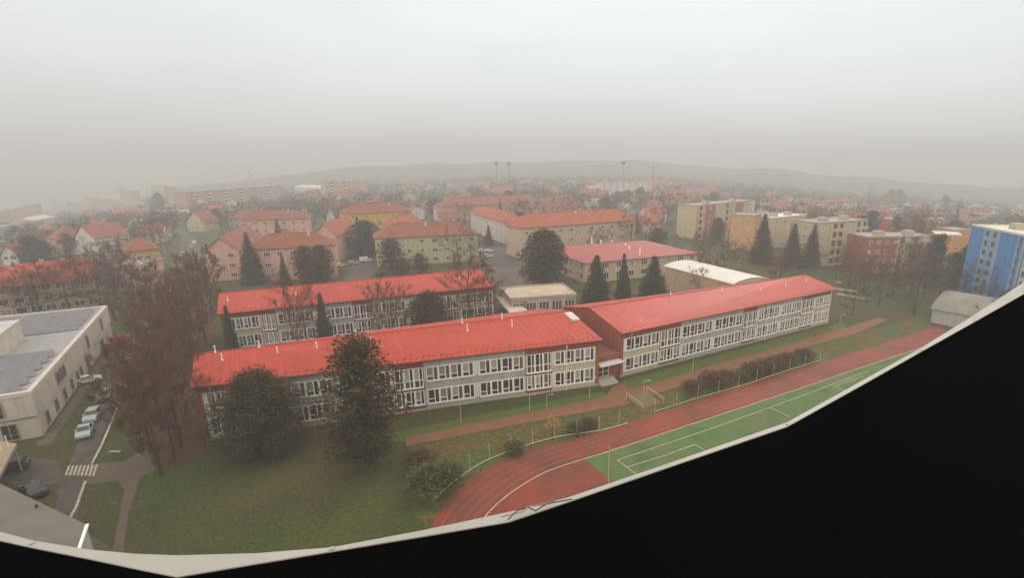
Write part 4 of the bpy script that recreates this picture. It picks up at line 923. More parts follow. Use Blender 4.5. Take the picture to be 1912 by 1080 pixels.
ptree('pine1', 497, 846, 700, 'broad dark pine left of the tallest one, before the nearest school building', 'pine', GE, 1.0, lm='broad foreground pine')
ptree('slim', 438, 668, 567, 'slim spruce before the left end of the rear school building', 'spruce', GE, 1.1)
ptree('slim', 611, 660, 543, 'dense spruce in the middle between the two parallel school buildings', 'spruce', GE, 1.15)
ptree('birch', 560, 655, 515, 'reddish bare birch left of the dense middle spruce', 'birch', GE, 1.0)
ptree('rust0', 576, 662, 560, 'thick reddish bare tree touching the dense middle spruce on its left', 'bare tree', GE, .95)
ptree('birch1', 713, 640, 520, 'wispy bare birch before the middle of the rear school building', 'birch', GE, 1.0)
ptree('rust1', 735, 645, 540, 'smaller reddish bare tree right of the wispy birch', 'bare tree', GE, 1.0)
ptree('pine1', 805, 632, 548, 'wide low pine between the school buildings, right of the birch', 'pine', GE, 1.0)
ptree('rust0', 880, 615, 498, 'wide reddish bare tree covering the right end of the rear school building', 'bare tree', GE, 1.15)
ptree('rust1', 912, 612, 520, 'reddish bare tree beside the flat roofed annexe', 'bare tree', GE, 1.0)
ptree('broad', 1018, 535, 432, 'big round dark evergreen before the long tan apartment house', 'evergreen', GE, 1.0, lm='big round evergreen')
ptree('spruce1', 1113, 578, 472, 'leftmost broad spruce of the three behind the right hand school building', 'spruce', GE, 1.5)
ptree('spruce0', 1163, 572, 470, 'slim middle spruce of the three behind the right hand school building', 'spruce', GE, 1.05)
ptree('spruce1', 1218, 572, 474, 'rightmost broad spruce of the three, touching the white hall roof', 'spruce', GE, 1.6)
ptree('rust1', 1305, 560, 503, 'small reddish bare tree before the tan sports hall', 'bare tree', None, .9)
ptree('spruce1', 474, 530, 430, 'tall dark spruce at the left end of the front salmon house', 'spruce', None, 1.1)
ptree('spruce0', 534, 535, 474, 'small slim spruce before the front salmon house', 'spruce', None, 1.1)
ptree('broad', 575, 528, 462, 'left of two round evergreens before the front salmon house', 'evergreen', None, .8)
ptree('broad', 604, 528, 460, 'right of two round evergreens before the front salmon house', 'evergreen', None, .75)
ptree('spruce0', 522, 450, 406, 'small spruce in the salmon courtyard', 'spruce', None, 1.2)
ptree('spruce0', 672, 462, 402, 'spruce before the ochre yellow apartment house', 'spruce', None, 1.3)
ptree('bare0', 700, 455, 415, 'bare tree before the middle of the ochre yellow apartment house', 'bare tree')
ptree('pine2', 733, 510, 447, 'spreading pine at the left corner of the pale green house', 'pine', None, 1.1)
ptree('pine2', 786, 512, 474, 'low pine before the middle of the pale green house', 'pine', None, 1.3)
ptree('pine2', 752, 514, 482, 'lowest pine between two others before the pale green house', 'pine', None, 1.4)
ptree('grey0', 858, 500, 432, 'spindly bare tree before the right half of the pale green house', 'bare tree', None, 1.1)
ptree('grey1', 881, 502, 446, 'bare tree at the right corner of the pale green house', 'bare tree', None, 1.1)
ptree('spruce0', 1420, 492, 396, 'tall dark spruce right of the plain orange block', 'spruce', None, 1.5, lm='tall spruce by the orange block')
ptree('spruce0', 1476, 498, 414, 'spruce before the narrow yellow cream block', 'spruce', None, 1.4)
ptree('spruce1', 1512, 500, 416, 'spruce at the left edge of the cream balcony block', 'spruce', None, 1.1)
ptree('broad', 1338, 452, 408, 'round dark tree before the striped orange block', 'tree', None, .8)
ptree('col', 1623, 446, 393, 'rounded green tree above the rust red block', 'evergreen', None, 1.5)
ptree('cone', 1669, 447, 404, 'dark cypress right of the bright red small block', 'cypress', None, 1.5)
ptree('cone', 1704, 440, 403, 'taller pointed cypress of the pair by the pink loggia house', 'cypress', None, 1.3)
ptree('cone', 1719, 440, 412, 'shorter pointed cypress of the pair by the pink loggia house', 'cypress', None, 1.2)
ptree('cone', 1741, 520, 436, 'tall dark cypress at the right corner of the rust red block', 'cypress', None, 1.3)
ptree('col', 1776, 535, 472, 'left of the dark green conifers beside the blue tower', 'conifer', None, 1.2)
ptree('col', 1797, 540, 458, 'dark green conifer touching the left side of the blue tower', 'conifer', None, 1.2)
ptree('grey0', 1684, 525, 452, 'bare tree before the rust red block', 'bare tree', None, 1.0)
ptree('grey1', 1716, 528, 470, 'bare tree before the loggias of the rust red block', 'bare tree', None, 1.0)
ptree('grey1', 1823, 565, 520, 'low bare tree before the foot of the blue tower', 'bare tree', None, 1.2)
ptree('grey0', 1583, 508, 455, 'bare tree before the right side of the cream balcony block', 'bare tree', None, .9)
ptree('gspruce', 1623, 373, 346, 'small pointed spruce standing out on the right horizon', 'spruce', None, 1.6)
ptree('green', 1662, 378, 355, 'left of two bluish round trees near the right horizon', 'evergreen', None, 1.0)
ptree('green', 1677, 380, 355, 'right of two bluish round trees near the right horizon', 'evergreen', None, 1.0)
ptree('green', 1762, 393, 366, 'bluish tree right of the round pair near the right horizon', 'evergreen', None, .8)
ptree('gspruce', 1790, 400, 368, 'bluish spruce above the ochre block near the right horizon', 'spruce', None, 1.5)
ptree('green', 300, 394, 362, 'hazy dark tree right of the beige high rise', 'evergreen', None, 1.0)
ptree('gspruce', 392, 418, 386, 'first dark conifer right of the cream gabled house', 'conifer', None, 1.8)
ptree('green', 404, 425, 392, 'dark tree at the far end of the left salmon wing', 'evergreen', None, 1.0)
ptree('green', 68, 500, 443, 'dark round tree between the white gabled and the salmon house', 'evergreen', None, 1.0)
ptree('green', 90, 500, 452, 'dark round tree left of the salmon house', 'evergreen', None, .9)
ptree('green', 132, 482, 438, 'dark tree right of the salmon house on the left', 'evergreen', None, .9)
ptree('bare1', 965, 420, 375, 'dark bare tree before the dusty pink apartment house', 'bare tree', None, 1.1)
# trees between the left road and the school
GL = 'bare trees between the left road and the school'
rowp = [(300, 890, 705, 'row0'), (322, 862, 690, 'row1'), (282, 845, 668, 'row0'), (338, 835, 665, 'bare0'), (300, 806, 640, 'row1'), (296, 770, 625, 'row0'), (325, 765, 610, 'bare1'), (303, 735, 600, 'row1'), (345, 720, 585, 'row0'),
        (308, 700, 575, 'row1'), (298, 690, 570, 'bare2'), (330, 672, 555, 'row0'), (306, 655, 545, 'row1'), (365, 665, 555, 'row1'), (312, 632, 530, 'row0'), (350, 625, 520, 'row1'), (385, 640, 530, 'bare0'), (372, 600, 500, 'row0'), (335, 595, 505, 'bare2'), (395, 590, 490, 'row1'), (362, 565, 480, 'row1'), (388, 560, 470, 'row0')]
ordn = ['nearest', 'second nearest', 'third nearest', 'fourth nearest', 'fifth nearest', 'sixth nearest', 'seventh nearest', 'eighth nearest', 'ninth nearest', 'tenth nearest', 'eleventh nearest', 'twelfth nearest', 'thirteenth nearest', 'fourteenth nearest', 'fifteenth nearest', 'sixteenth nearest', 'seventeenth nearest', 'eighteenth nearest', 'nineteenth nearest', 'twentieth nearest', 'second farthest', 'farthest']
for (x, yb, yt, k_), o_ in zip(sorted(rowp, key=lambda a: -a[1]), ordn):
    ptree(k_, x, yb, yt, o_+' of the brown bare trees between the left road and the school', 'bare tree', GL, .88)
GRT = 'bare trees right of the school'
for i, (x, yb, yt, k_) in enumerate([(1560, 520, 470, 'grey0'), (1585, 535, 480, 'rust0'), (1612, 545, 492, 'bare0'), (1640, 540, 485, 'bare1'), (1668, 552, 492, 'rust1'), (1698, 560, 500, 'bare2'), (1725, 555, 495, 'row0'), (1752, 565, 500, 'grey1'), (1640, 575, 515, 'grey0')]):
    ptree(k_, x, yb, yt, ['leftmost', 'second', 'third', 'fourth', 'middle', 'sixth', 'seventh', 'rightmost', 'nearest'][i]+' of the bare trees between the school corner and the blue tower, from the left', 'bare tree', GRT, 1.3)
for i, (x, yb, yt, k_) in enumerate([(1385, 500, 455, 'bare0'), (1352, 492, 455, 'rust0'), (1448, 510, 470, 'rust1'), (1490, 512, 468, 'bare1')]):
    ptree(k_, x, yb, yt, ['bare tree below the plain orange block', 'bare tree left of the one below the plain orange block', 'bare tree right of the tall spruce by the orange block', 'bare tree between the two spruces of the cream blocks'][i], 'bare tree', GRT, 1.2)
# left clusters of bare trees
cl = [(215, 600, 505, 'bare0'), (190, 585, 492, 'grey0'), (244, 575, 500, 'row1'), (160, 575, 488, 'bare1'), (130, 580, 495, 'grey1'), (100, 578, 492, 'bare2'), (75, 590, 500, 'row0'), (45, 600, 515, 'bare0'), (262, 575, 500, 'row0'), (285, 560, 490, 'row1'), (220, 560, 480, 'bare2'), (205, 520, 458, 'row1'), (232, 505, 450, 'row0'), (178, 540, 470, 'grey0'), (288, 600, 520, 'bare1')]
cl.sort(key=lambda a: a[0])
for i, (x, yb, yt, k_) in enumerate(cl):
    o_ = ['leftmost', 'second from the left', 'third from the left', 'fourth from the left', 'fifth from the left', 'sixth from the left', 'seventh from the left', 'middle one', 'seventh from the right', 'sixth from the right', 'fifth from the right', 'fourth from the right', 'third from the right', 'second from the right', 'rightmost'][i]
    ptree(k_, x, yb, yt, o_+' of the bare trees behind the modern white office building', 'bare tree', 'bare trees behind the office building', 1.15)
# bushes and saplings by the track
for i, (x, yb, yt, wx, k_, lb) in enumerate([(1290, 736, 708, 1.0, 'bush', 'small dark brown bush beside the red path right of the steps'), (1328, 724, 692, 1.2, 'bush', 'brown hedge clump beside the small dark bush'), (1352, 716, 690, 1.2, 'bush', 'second brown hedge clump along the red path'),
        (1405, 703, 676, 1.3, 'bush', 'third brown hedge clump along the red path'), (1425, 696, 670, 1.3, 'bush', 'fourth brown hedge clump along the red path'), (1448, 689, 664, 1.3, 'bush', 'fifth brown hedge clump along the red path'), (1470, 682, 658, 1.3, 'bush', 'sixth brown hedge clump along the red path'), (1500, 674, 650, 1.2, 'bush', 'seventh and darkest hedge clump at the far end of the red path'),
        (1384, 712, 690, 1.0, 'gbush', 'olive green bush between the brown hedge clumps'), (1031, 818, 773, 1.4, 'ytree', 'yellow leaved sapling on the bank below the school'), (800, 930, 862, .9, 'gbush', 'large olive bush left of the running track bend'), (838, 905, 860, .9, 'gbush', 'smaller olive bush on the bank by the track bend'),
        (785, 880, 840, 1.1, 'bush', 'brown bush between the red path and the olive bushes'), (1075, 808, 785, 1.2, 'gbush', 'low green bush right of the yellow sapling'), (1100, 800, 780, 1.2, 'bush', 'low brown bush below the red path before the steps'), (960, 845, 822, 1.3, 'gbush', 'low green bush on the bank left of the yellow sapling')]):
    ptree(k_, x, yb, yt, lb, 'sapling' if k_ == 'ytree' else 'bush', None, wx)
# ------------------------------------------------------------------ cars
def car_parts(body, kind='hatch', seed=0):
    P = {}
    L, W = 4.2, 1.76; prof = {'hatch': [(-2.08, .28), (-2.1, .62), (-2.02, .95), (-1.9, 1.02), (-1.55, 1.46), (.25, 1.48), (.95, .98), (1.75, .86), (2.06, .66), (2.1, .3)],
        'sedan': [(-2.1, .3), (-2.12, .7), (-2.0, .96), (-1.35, 1.0), (-.85, 1.42), (.3, 1.44), (1.0, .95), (1.8, .84), (2.1, .62), (2.12, .3)],
        'van': [(-2.3, .3), (-2.34, .9), (-2.26, 1.9), (-2.1, 1.98), (1.0, 1.98), (1.65, 1.2), (2.2, 1.0), (2.34, .6), (2.34, .3)]}[kind]
    mb = MB(); n = len(prof)
    secs = [(-W/2, .86, -.0), (-W/2+.0, 1, 0), (W/2, 1, 0), (W/2, .86, 0)]
    def wx_(z): return W/2*(1 if z < .98 else 1-.24*(z-.98)/.5*(1.0 if kind != 'van' else .4))
    for s in (-1, 1): mb.v += [(x, s*wx_(z), z) for x, z in prof]
    mb.f.append(tuple(range(n-1, -1, -1))[::-1]); mb.m.append(0); mb.f.append(tuple(range(2*n-1, n-1, -1))); mb.m.append(0)
    for i in range(n):
        j = (i+1) % n; mb.f.append((i, i+n, j+n, j)); mb.m.append(0)
    for s in (-1, 1):                           # dark arches
        for x in (-1.3, 1.3):
            mb.tube((x, s*(W/2-.25), .33), (x, s*(W/2+.012), .33), .40, .40, 10, 1)
        mb.box(-.12+.5, .12+.5, s*(W/2+.08)-.09, s*(W/2+.08)+.09, .92, 1.06)
    P['body'] = mb
    g_ = MB(); e = .012
    k = 4 if kind != 'van' else 3
    def side(x0, x1, z0, z1, x2, x3):
        for s in (-1, 1): g_.poly([(x0, s*(wx_(z0)+e), z0), (x1, s*(wx_(z0)+e), z0), (x3, s*(wx_(z1)+e), z1), (x2, s*(wx_(z1)+e), z1)])
    if kind == 'van':
        side(.45, 1.55, 1.2, 1.8, .45, 1.1); fr = [(1.66, 1.2), (1.03, 1.95)]
    else:
        side(-1.6 if kind == 'hatch' else -1.1, -.3, 1.02, 1.38, -1.35 if kind == 'hatch' else -.75, -.3); side(-.22, .85, 1.02, 1.38, -.22, .35); fr = [(.93, 1.0), (.28, 1.46)]
        rb = [(-1.89, 1.05), (-1.57, 1.45)] if kind == 'hatch' else [(-1.33, 1.02), (-.87, 1.41)]
        g_.poly([(rb[0][0]-.02, -.72, rb[0][1]), (rb[0][0]-.02, .72, rb[0][1]), (rb[1][0]-.02, .6, rb[1][1]), (rb[1][0]-.02, -.6, rb[1][1])])
    g_.poly([(fr[0][0]+.02, .76, fr[0][1]), (fr[0][0]+.02, -.76, fr[0][1]), (fr[1][0]+.02, -.62, fr[1][1]), (fr[1][0]+.02, .62, fr[1][1])])
    P['window'] = g_
    return P
M_TYRE = mat('tyre', (.02, .02, .02), .9); M_LAMP = mat('lamp_lens', (.7, .7, .65), .2); M_TAIL = mat('tail_lens', (.4, .02, .02), .3); M_CARG = mat('car_glass', (.03, .03, .03), .1, .1, 1, spec=.7)
wm_ = MB(); wm_.tube((0, -.1, 0), (0, .1, 0), .32, .32, 14); wheel_me = wm_.mesh('wheel', [M_TYRE])
rm_ = MB(); rm_.tube((0, -.115, 0), (0, .115, 0), .19, .19, 10); rim_me = rm_.mesh('rim', [M_STEEL])
lmh = MB(); lmh.box(-.05, .04, -.17, .17, -.08, .08); head_me = lmh.mesh('headlight', [M_LAMP]); tail_me = lmh.mesh('tail_light', [M_TAIL])
CARM = {}
def car(x, y, rz, label, col, kind='hatch', P=None, sc=1.0, group=None):
    P = P or gr(x, y); key = (kind, col)
    if key not in CARM:
        parts = car_parts(col, kind); M_ = mat('car_paint_'+'_'.join('%02d' % int(c*99) for c in col), col, .35, .04, 1, spec=.5)
        CARM[key] = {k: v.mesh(k, [M_, M_TYRE] if k == 'body' else [M_CARG]) for k, v in parts.items()}
    root = thing('parked_car' if kind != 'van' else 'parked_van', label, 'car' if kind != 'van' else 'van', (P[0], P[1], P[2]+.02), group)
    root.rotation_euler = (0, 0, radians(rz)); root.scale = (sc, sc, sc)
    for k, me in CARM[key].items(): sub(k, me, root)
    for a in (-1.3, 1.3):
        for s in (-1, 1): o = sub('wheel', wheel_me, root); o.location = (a, s*.84, .33); sub('rim', rim_me, o)
    xe = 2.3 if kind == 'van' else 2.06
    for s in (-1, 1): o = sub('headlight', head_me, root); o.location = (xe-.02, s*.62, .7); o = sub('tail_light', tail_me, root); o.location = (-xe-.02, s*.66, .78)
    occupy([(P[0]-2, P[1]-2), (P[0]+2, P[1]-2), (P[0]+2, P[1]+2), (P[0]-2, P[1]+2)], 1)
    return root
WHT, SIL, BLK, GRN, RED = (.75, .72, .66), (.42, .40, .37), (.03, .028, .028), (.22, .24, .2), (.45, .05, .04)
# headings follow the road, from its own direction on the ground
def head(x0, y0, x1, y1): a, b_ = gr(x0, y0), gr(x1, y1); return math.degrees(atan2(b_[1]-a[1], b_[0]-a[0]))
hr_ = head(160, 830, 232, 690)
car(160, 812, hr_+183, 'silver green estate car parked nearest on the left road verge', (.38, .42, .40), 'sedan')
car(174, 782, hr_+178, 'pale silver hatchback parked just behind the silver green car', SIL, 'hatch')
car(195, 745, hr_+182, 'brownish silver hatchback, third of the cars parked on the left road verge', (.36, .32, .28), 'hatch')
car(165, 715, hr_-78, 'white car parked crosswise against the wall of the white office building', WHT, 'sedan')
car(235, 684, hr_+180, 'bright white car parked in line before the two red ones', (.82, .80, .76), 'sedan')
car(218, 651, hr_-50, 'red car with white roof, nearer of the two red cars', RED, 'hatch')
car(227, 638, hr_-50, 'red car, farther of the two beside the office building corner', (.50, .04, .035), 'hatch')
car(64, 923, 150, 'dark car partly hidden by the edge of the low grey roof', BLK, 'sedan')
car(18, 880, 215, 'dark car partly under the beige canopy at the left edge', (.06, .055, .06), 'hatch')
rd = [(316, 563, WHT, 'first'), (319, 551, SIL, 'second'), (325, 543, (.8, .78, .74), 'third'), (342, 522, WHT, 'fourth'), (344, 515, WHT, 'fifth'), (347, 510, SIL, 'sixth'), (342, 477, WHT, 'seventh'), (358, 463, SIL, 'eighth'), (363, 455, WHT, 'ninth')]
for x, y, c_, n_ in rd: car(x, y, head(318, 560, 346, 512), n_+' nearest of the cars parked along the left road beyond the bare trees', c_, 'hatch', group='cars parked far up the left road')
car(315, 441, 10, 'white vehicle crossing at the far end of the left road', WHT, 'sedan')
car(683, 489, 35, 'white van parked between the salmon and the pale green houses', WHT, 'van')
car(660, 494, 20, 'grey car parked left of the white van', SIL, 'hatch')
car(636, 498, 60, 'pale car parked at the right corner of the front salmon house', WHT, 'hatch')
car(902, 470, 20, 'white car, leftmost of the front pair beside the pale green house', WHT, 'hatch')
car(913, 471, 20, 'bright white car right of the pair beside the pale green house', (.82, .8, .76), 'sedan')
car(911, 481, 20, 'pale car just below the white pair in the parking yard', WHT, 'hatch')
car(906, 498, 15, 'dark car in the parking yard before the pale green house corner', BLK, 'sedan')
car(915, 507, 15, 'second dark car nearest the rear school building in the parking yard', (.08, .07, .06), 'hatch')
car(990, 507, 80, 'pale car under the big round evergreen', SIL, 'hatch')
car(1420, 462, 0, 'pale car before the narrow yellow cream block', SIL, 'hatch')
# ------------------------------------------------------------------ fences, posts, steps by the track
def fence(label, px, h, n_every, name='fence', m=None, rail=True):
    root = thing(name, label, 'fence', at(*px[0])); pts = spline([at(*p)[:2] for p in px], 6)
    L = 0; mb = MB()
    for p, q_ in zip(pts, pts[1:]):
        mb.tube((*p, .16), (*q_, .16), .07, .07, 4)
        if rail: mb.tube((*p, h-.05), (*q_, h-.05), .02, .02, 4)
    mb.build('rail', m or M_STEEL, root)
    acc = 0; nxt = 0
    for p, q_ in zip(pts, pts[1:]):
        l = hypot(q_[0]-p[0], q_[1]-p[1])
        while nxt <= acc+l:
            t = (nxt-acc)/l; x, y = p[0]+(q_[0]-p[0])*t, p[1]+(q_[1]-p[1])*t; mb = MB(); mb.tube((x, y, -.1), (x, y, h), .04, .04, 5); mb.build('post', M_STEEL, root); nxt += n_every
        acc += l
    return root
fence('low pale kerb fence with thin posts along the outer bend of the running track', [(812, 934), (850, 900), (905, 864), (970, 838), (1040, 818), (1120, 806), (1172, 792)], 2.6, 3.6, rail=False)
fence('low pale fence along the far straight of the running track', [(1222, 771), (1310, 743), (1385, 722), (1460, 697), (1540, 672)], 2.4, 5.0, rail=False, m=mat('yellowish_rail', (.45, .40, .2), .7))
M_STEP = mat('brown_concrete', (.20, .135, .07), .9, .2, 1)
rs = thing('stairway', 'concrete stairway with two pale handrails going down from the red path to the track', 'stairway', at(1190, 765))
a, b_ = at(1172, 748), at(1205, 738); c = at(1190, 779)
u_, l_ = unit(vsub(b_, a)); dn = unit(vsub(c, a))[0]; nn = (u_[1], -u_[0])
for i in range(7):
    mb = MB(); mb.obox((*a[:2], 0), u_, nn, -.2, l_+.2, i*.55, i*.55+.55, -.1, .56-.08*i); mb.build('step', M_STEP, rs)
for s in (-.3, l_+.3):
    mb = MB(); p0_ = (a[0]+u_[0]*s, a[1]+u_[1]*s); p1_ = (p0_[0]+nn[0]*4.3, p0_[1]+nn[1]*4.3)
    mb.tube((*p0_, 1.5), (*p1_, .95), .05, .05, 5); mb.tube((*p0_, -.1), (*p0_, 1.5), .05, .05, 5); mb.tube((*p1_, -.1), (*p1_, .95), .05, .05, 5); mb.build('handrail', mat('pale_rail', (.55, .45, .28), .6), rs)
def lamp(x, yb, yt, label, dark=True):
    P = gr(x, yb); h = hgt(P, yt); root = thing('lamp_post', label, 'lamp post', P)
    mb = MB(); mb.tube((P[0], P[1], P[2]-.1), (P[0], P[1], P[2]+h), .06, .045, 6); mb.build('pole', M_STEEL, root)
    mb = MB(); mb.tube((P[0], P[1], P[2]+h), (P[0]+.9, P[1], P[2]+h+.12), .04, .04, 5); mb.box(P[0]+.75, P[0]+1.15, P[1]-.10, P[1]+.10, P[2]+h+.06, P[2]+h+.15); mb.build('lamp_head', M_DARKMETAL if x == 1136 else M_STEEL, root)
lamp(861, 790, 745, 'thin lamp post on the lawn before the grey bays of the nearest school building')
lamp(989, 768, 738, 'short thin lamp post before the red bay of the nearest school building'); lamp(1021, 762, 738, 'short thin lamp post right of the one before the red bay')
lamp(1101, 745, 706, 'lamp post at the right end of the nearest school building'); lamp(1293, 695, 660, 'thin lamp post on the lawn before the right hand school building'); lamp(1202, 733, 712, 'short post beside the top of the stairway')
lamp(1136, 905, 833, 'dark floodlight mast on the football pitch by the penalty corner'); lamp(1568, 604, 588, 'short post past the right end of the right hand school building')
for (x, yb, yt, lb) in ((928, 336, 305, 'left of the two stadium floodlight masts on the horizon'), (951, 337, 306, 'right of the two stadium floodlight masts on the horizon'), (1163, 335, 304, 'lone floodlight mast on the horizon right of the pair'), (1218, 340, 304, 'faint thin chimney like mast on the horizon right of the lone floodlight')):
    d = ray(x, yb); k_ = 900/d[1]; X, Y = d[0]*k_, 900; zg = g(X, Y); h = proj
    Pz = (X, Y, zg); hh = hgt(Pz, yt); root = thing('floodlight_mast', lb, 'floodlight mast', Pz)
    mb = MB(); mb.tube((X, Y, zg-1), (X, Y, zg+hh), .7, .5, 6); mb.build('mast', M_DARKMETAL, root)
    if x != 1218: mb = MB(); mb.box(X-3.2, X+3.2, Y-.5, Y+.5, zg+hh-3, zg+hh+2.5); mb.build('lamp_bank', M_DARKMETAL, root)
P = gr(470, 352); root = thing('church_tower', 'faint tall tower standing in the haze above the white banded block', 'tower', P)
hh = hgt(P, 318); mb = MB(); mb.box(P[0]-5, P[0]+5, P[1]-5, P[1]+5, P[2]-1, P[2]+hh*.75); mb.build('wall', W_GREY, root); mb = MB(); mb.tube((P[0], P[1], P[2]+hh*.75), (P[0], P[1], P[2]+hh), 6, 1.5, 8); mb.build('roof', R_BROWN, root)
# concrete strips right of the school, low retaining edges
for i, (x0, y0, x1, y1) in enumerate(((1560, 530, 1575, 531), (1556, 541, 1600, 547), (1562, 551, 1612, 560))):
    p, q_ = gr(x0, y0), gr(x1, y1); u_, l_ = unit(vsub(xy(q_), xy(p))); mb = MB(); mb.obox((p[0], p[1], 0), u_, (-u_[1], u_[0]), 0, l_, 0, .8, -.1, .4)
    o = mb.build('retaining_wall', M_CONC, None, org=(p[0], p[1], 0)); tag(o, ['highest and shortest', 'middle', 'lowest and longest'][i]+' of three pale concrete edges right of the school roof corner', 'retaining wall', 'concrete edges right of the school')
bn = thing('park_bench', 'small pale bench on the dark lawn right of the zebra crossing', 'bench', at(216, 849))
for i in range(1):
    P = at(216, 849); mb = MB(); mb.box(P[0]-.8, P[0]+.8, P[1]-.2, P[1]+.2, .42, .48); mb.build('seat', M_CONC, bn)
    for s in (-.6, .6): mb = MB(); mb.box(P[0]+s-.06, P[0]+s+.06, P[1]-.18, P[1]+.18, 0, .42); mb.build('leg', M_CONC, bn)
mb = MB(); fm = [gr(x, y) for x, y in ((1498, 347), (1530, 350), (1560, 352), (1590, 356), (1640, 362), (1700, 370))]
ribbon('road', [p[:2] for p in fm], 3.2, mat('pale_far_road', (.6, .57, .5), .8), .6)
# ------------------------------------------------------------------ town filling the distance
R_ = random.Random(5)
WALLS = [('white', W_WHITE), ('cream', W_CREAM), ('salmon', W_PINK), ('grey', W_GREY), ('beige', W_BEIGE), ('pink', W_DPINK), ('pale lilac', W_LILAC)]
ROOFS = [('red', R_DULL), ('brown', R_BROWN), ('orange red', R_RED), ('grey', R_GREY)]
KT = [('brown bare tree', 'bare tree', ['bare0', 'bare1', 'bare2'], .42), ('grey brown bare tree', 'bare tree', ['grey0', 'grey1'], .28), ('rust brown bare tree', 'bare tree', ['rust0', 'rust1'], .14), ('dark green spruce', 'spruce', ['gspruce', 'spruce0'], .09), ('dark round evergreen', 'evergreen', ['green', 'pine2'], .07)]
USED = {}
LM0 = [l for l in LMK if l[0]]
def where(desc, x, y, z):
    sx, sy = proj(x, y, z); R = hypot(x, y)
    c = sorted(LM0, key=lambda l: hypot((l[1]-sx), (l[2]-sy)*1.6))[:4]
    for l in c:
        dx = sx-l[1]; dd = R-l[3]
        rel = 'behind' if dd > 12 and abs(dx) < 34 else 'in front of' if dd < -12 and abs(dx) < 34 else 'left of' if dx < 0 else 'right of'
        s = '%s %s the %s' % (desc, rel, l[0])
        if s not in USED: USED[s] = [s]; return s
    l = c[0]; dx = sx-l[1]; dd = R-l[3]; rel = 'behind' if dd > 12 and abs(dx) < 34 else 'in front of' if dd < -12 and abs(dx) < 34 else 'left of' if dx < 0 else 'right of'
    s = '%s %s the %s' % (desc, rel, l[0]); return s
ent = []                                           # (kind data, P, base description), labelled after placing
def inframe(x, y, z): sx, sy = proj(x, y, z); return -40 < sx < 1950 and 300 < sy < 1000
house_n = 0; tries = 0
while house_n < 150 and tries < 6000:
    tries += 1
    az = R_.uniform(-45, 42); R = 265+700*R_.random()**1.1; x, y = R*sin(radians(az)), R*cos(radians(az)); 
    if not inframe(x, y, g(x, y)+6): continue
    ang = radians(R_.choice([18, 22, 108, 112, 28])); L = R_.uniform(9, 16); D_ = R_.uniform(8, 11)
    if R > 520 and R_.random() < .25: L *= 2
    u_ = (cos(ang), sin(ang)); n_ = (-sin(ang), cos(ang)); pts = [(x+u_[0]*a*L/2+n_[0]*b*D_/2, y+u_[1]*a*L/2+n_[1]*b*D_/2) for a, b in ((-1, -1), (1, -1), (1, 1), (-1, 1))]
    if not free(x, y, max(L, D_)*.72): continue
    if abs(az+33.6) < 2.2 and R < 420: continue
    occupy(pts, 1); house_n += 1; ent.append(('house', x, y, R, ang, L, D_, pts))
tree_n = 0; tries = 0
while tree_n < 265 and tries < 9000:
    tries += 1
    az = R_.uniform(-46, 43); R = 150+410*R_.random()**.85; x, y = R*sin(radians(az)), R*cos(radians(az))
    if R < 175 and az < 25: continue
    if not inframe(x, y, g(x, y)+5) or not free(x, y, 3.2 if R < 300 else 2.5): continue
    sx, sy = proj(x, y, g(x, y)+6)
    if any(R < l[3]+4 and l[3] < 420 and abs(sx-l[1]) < 42 and -30 < sy-l[2] < 55 for l in LM0) and R_.random() < .85: continue
    if abs(az+33.6) < 1.6 and R < 420: continue
    if -30 < az < -4 and R < 215: continue
    if R < 300 and 6 < az < 26 and R_.random() < .5: continue
    tree_n += 1; FOOT.append(([(x-.5, y-.5), (x+.5, y-.5), (x, y+.5)], x, y, 2.0)); ent.append(('tree', x, y, R))
ent.sort(key=lambda e: e[3])
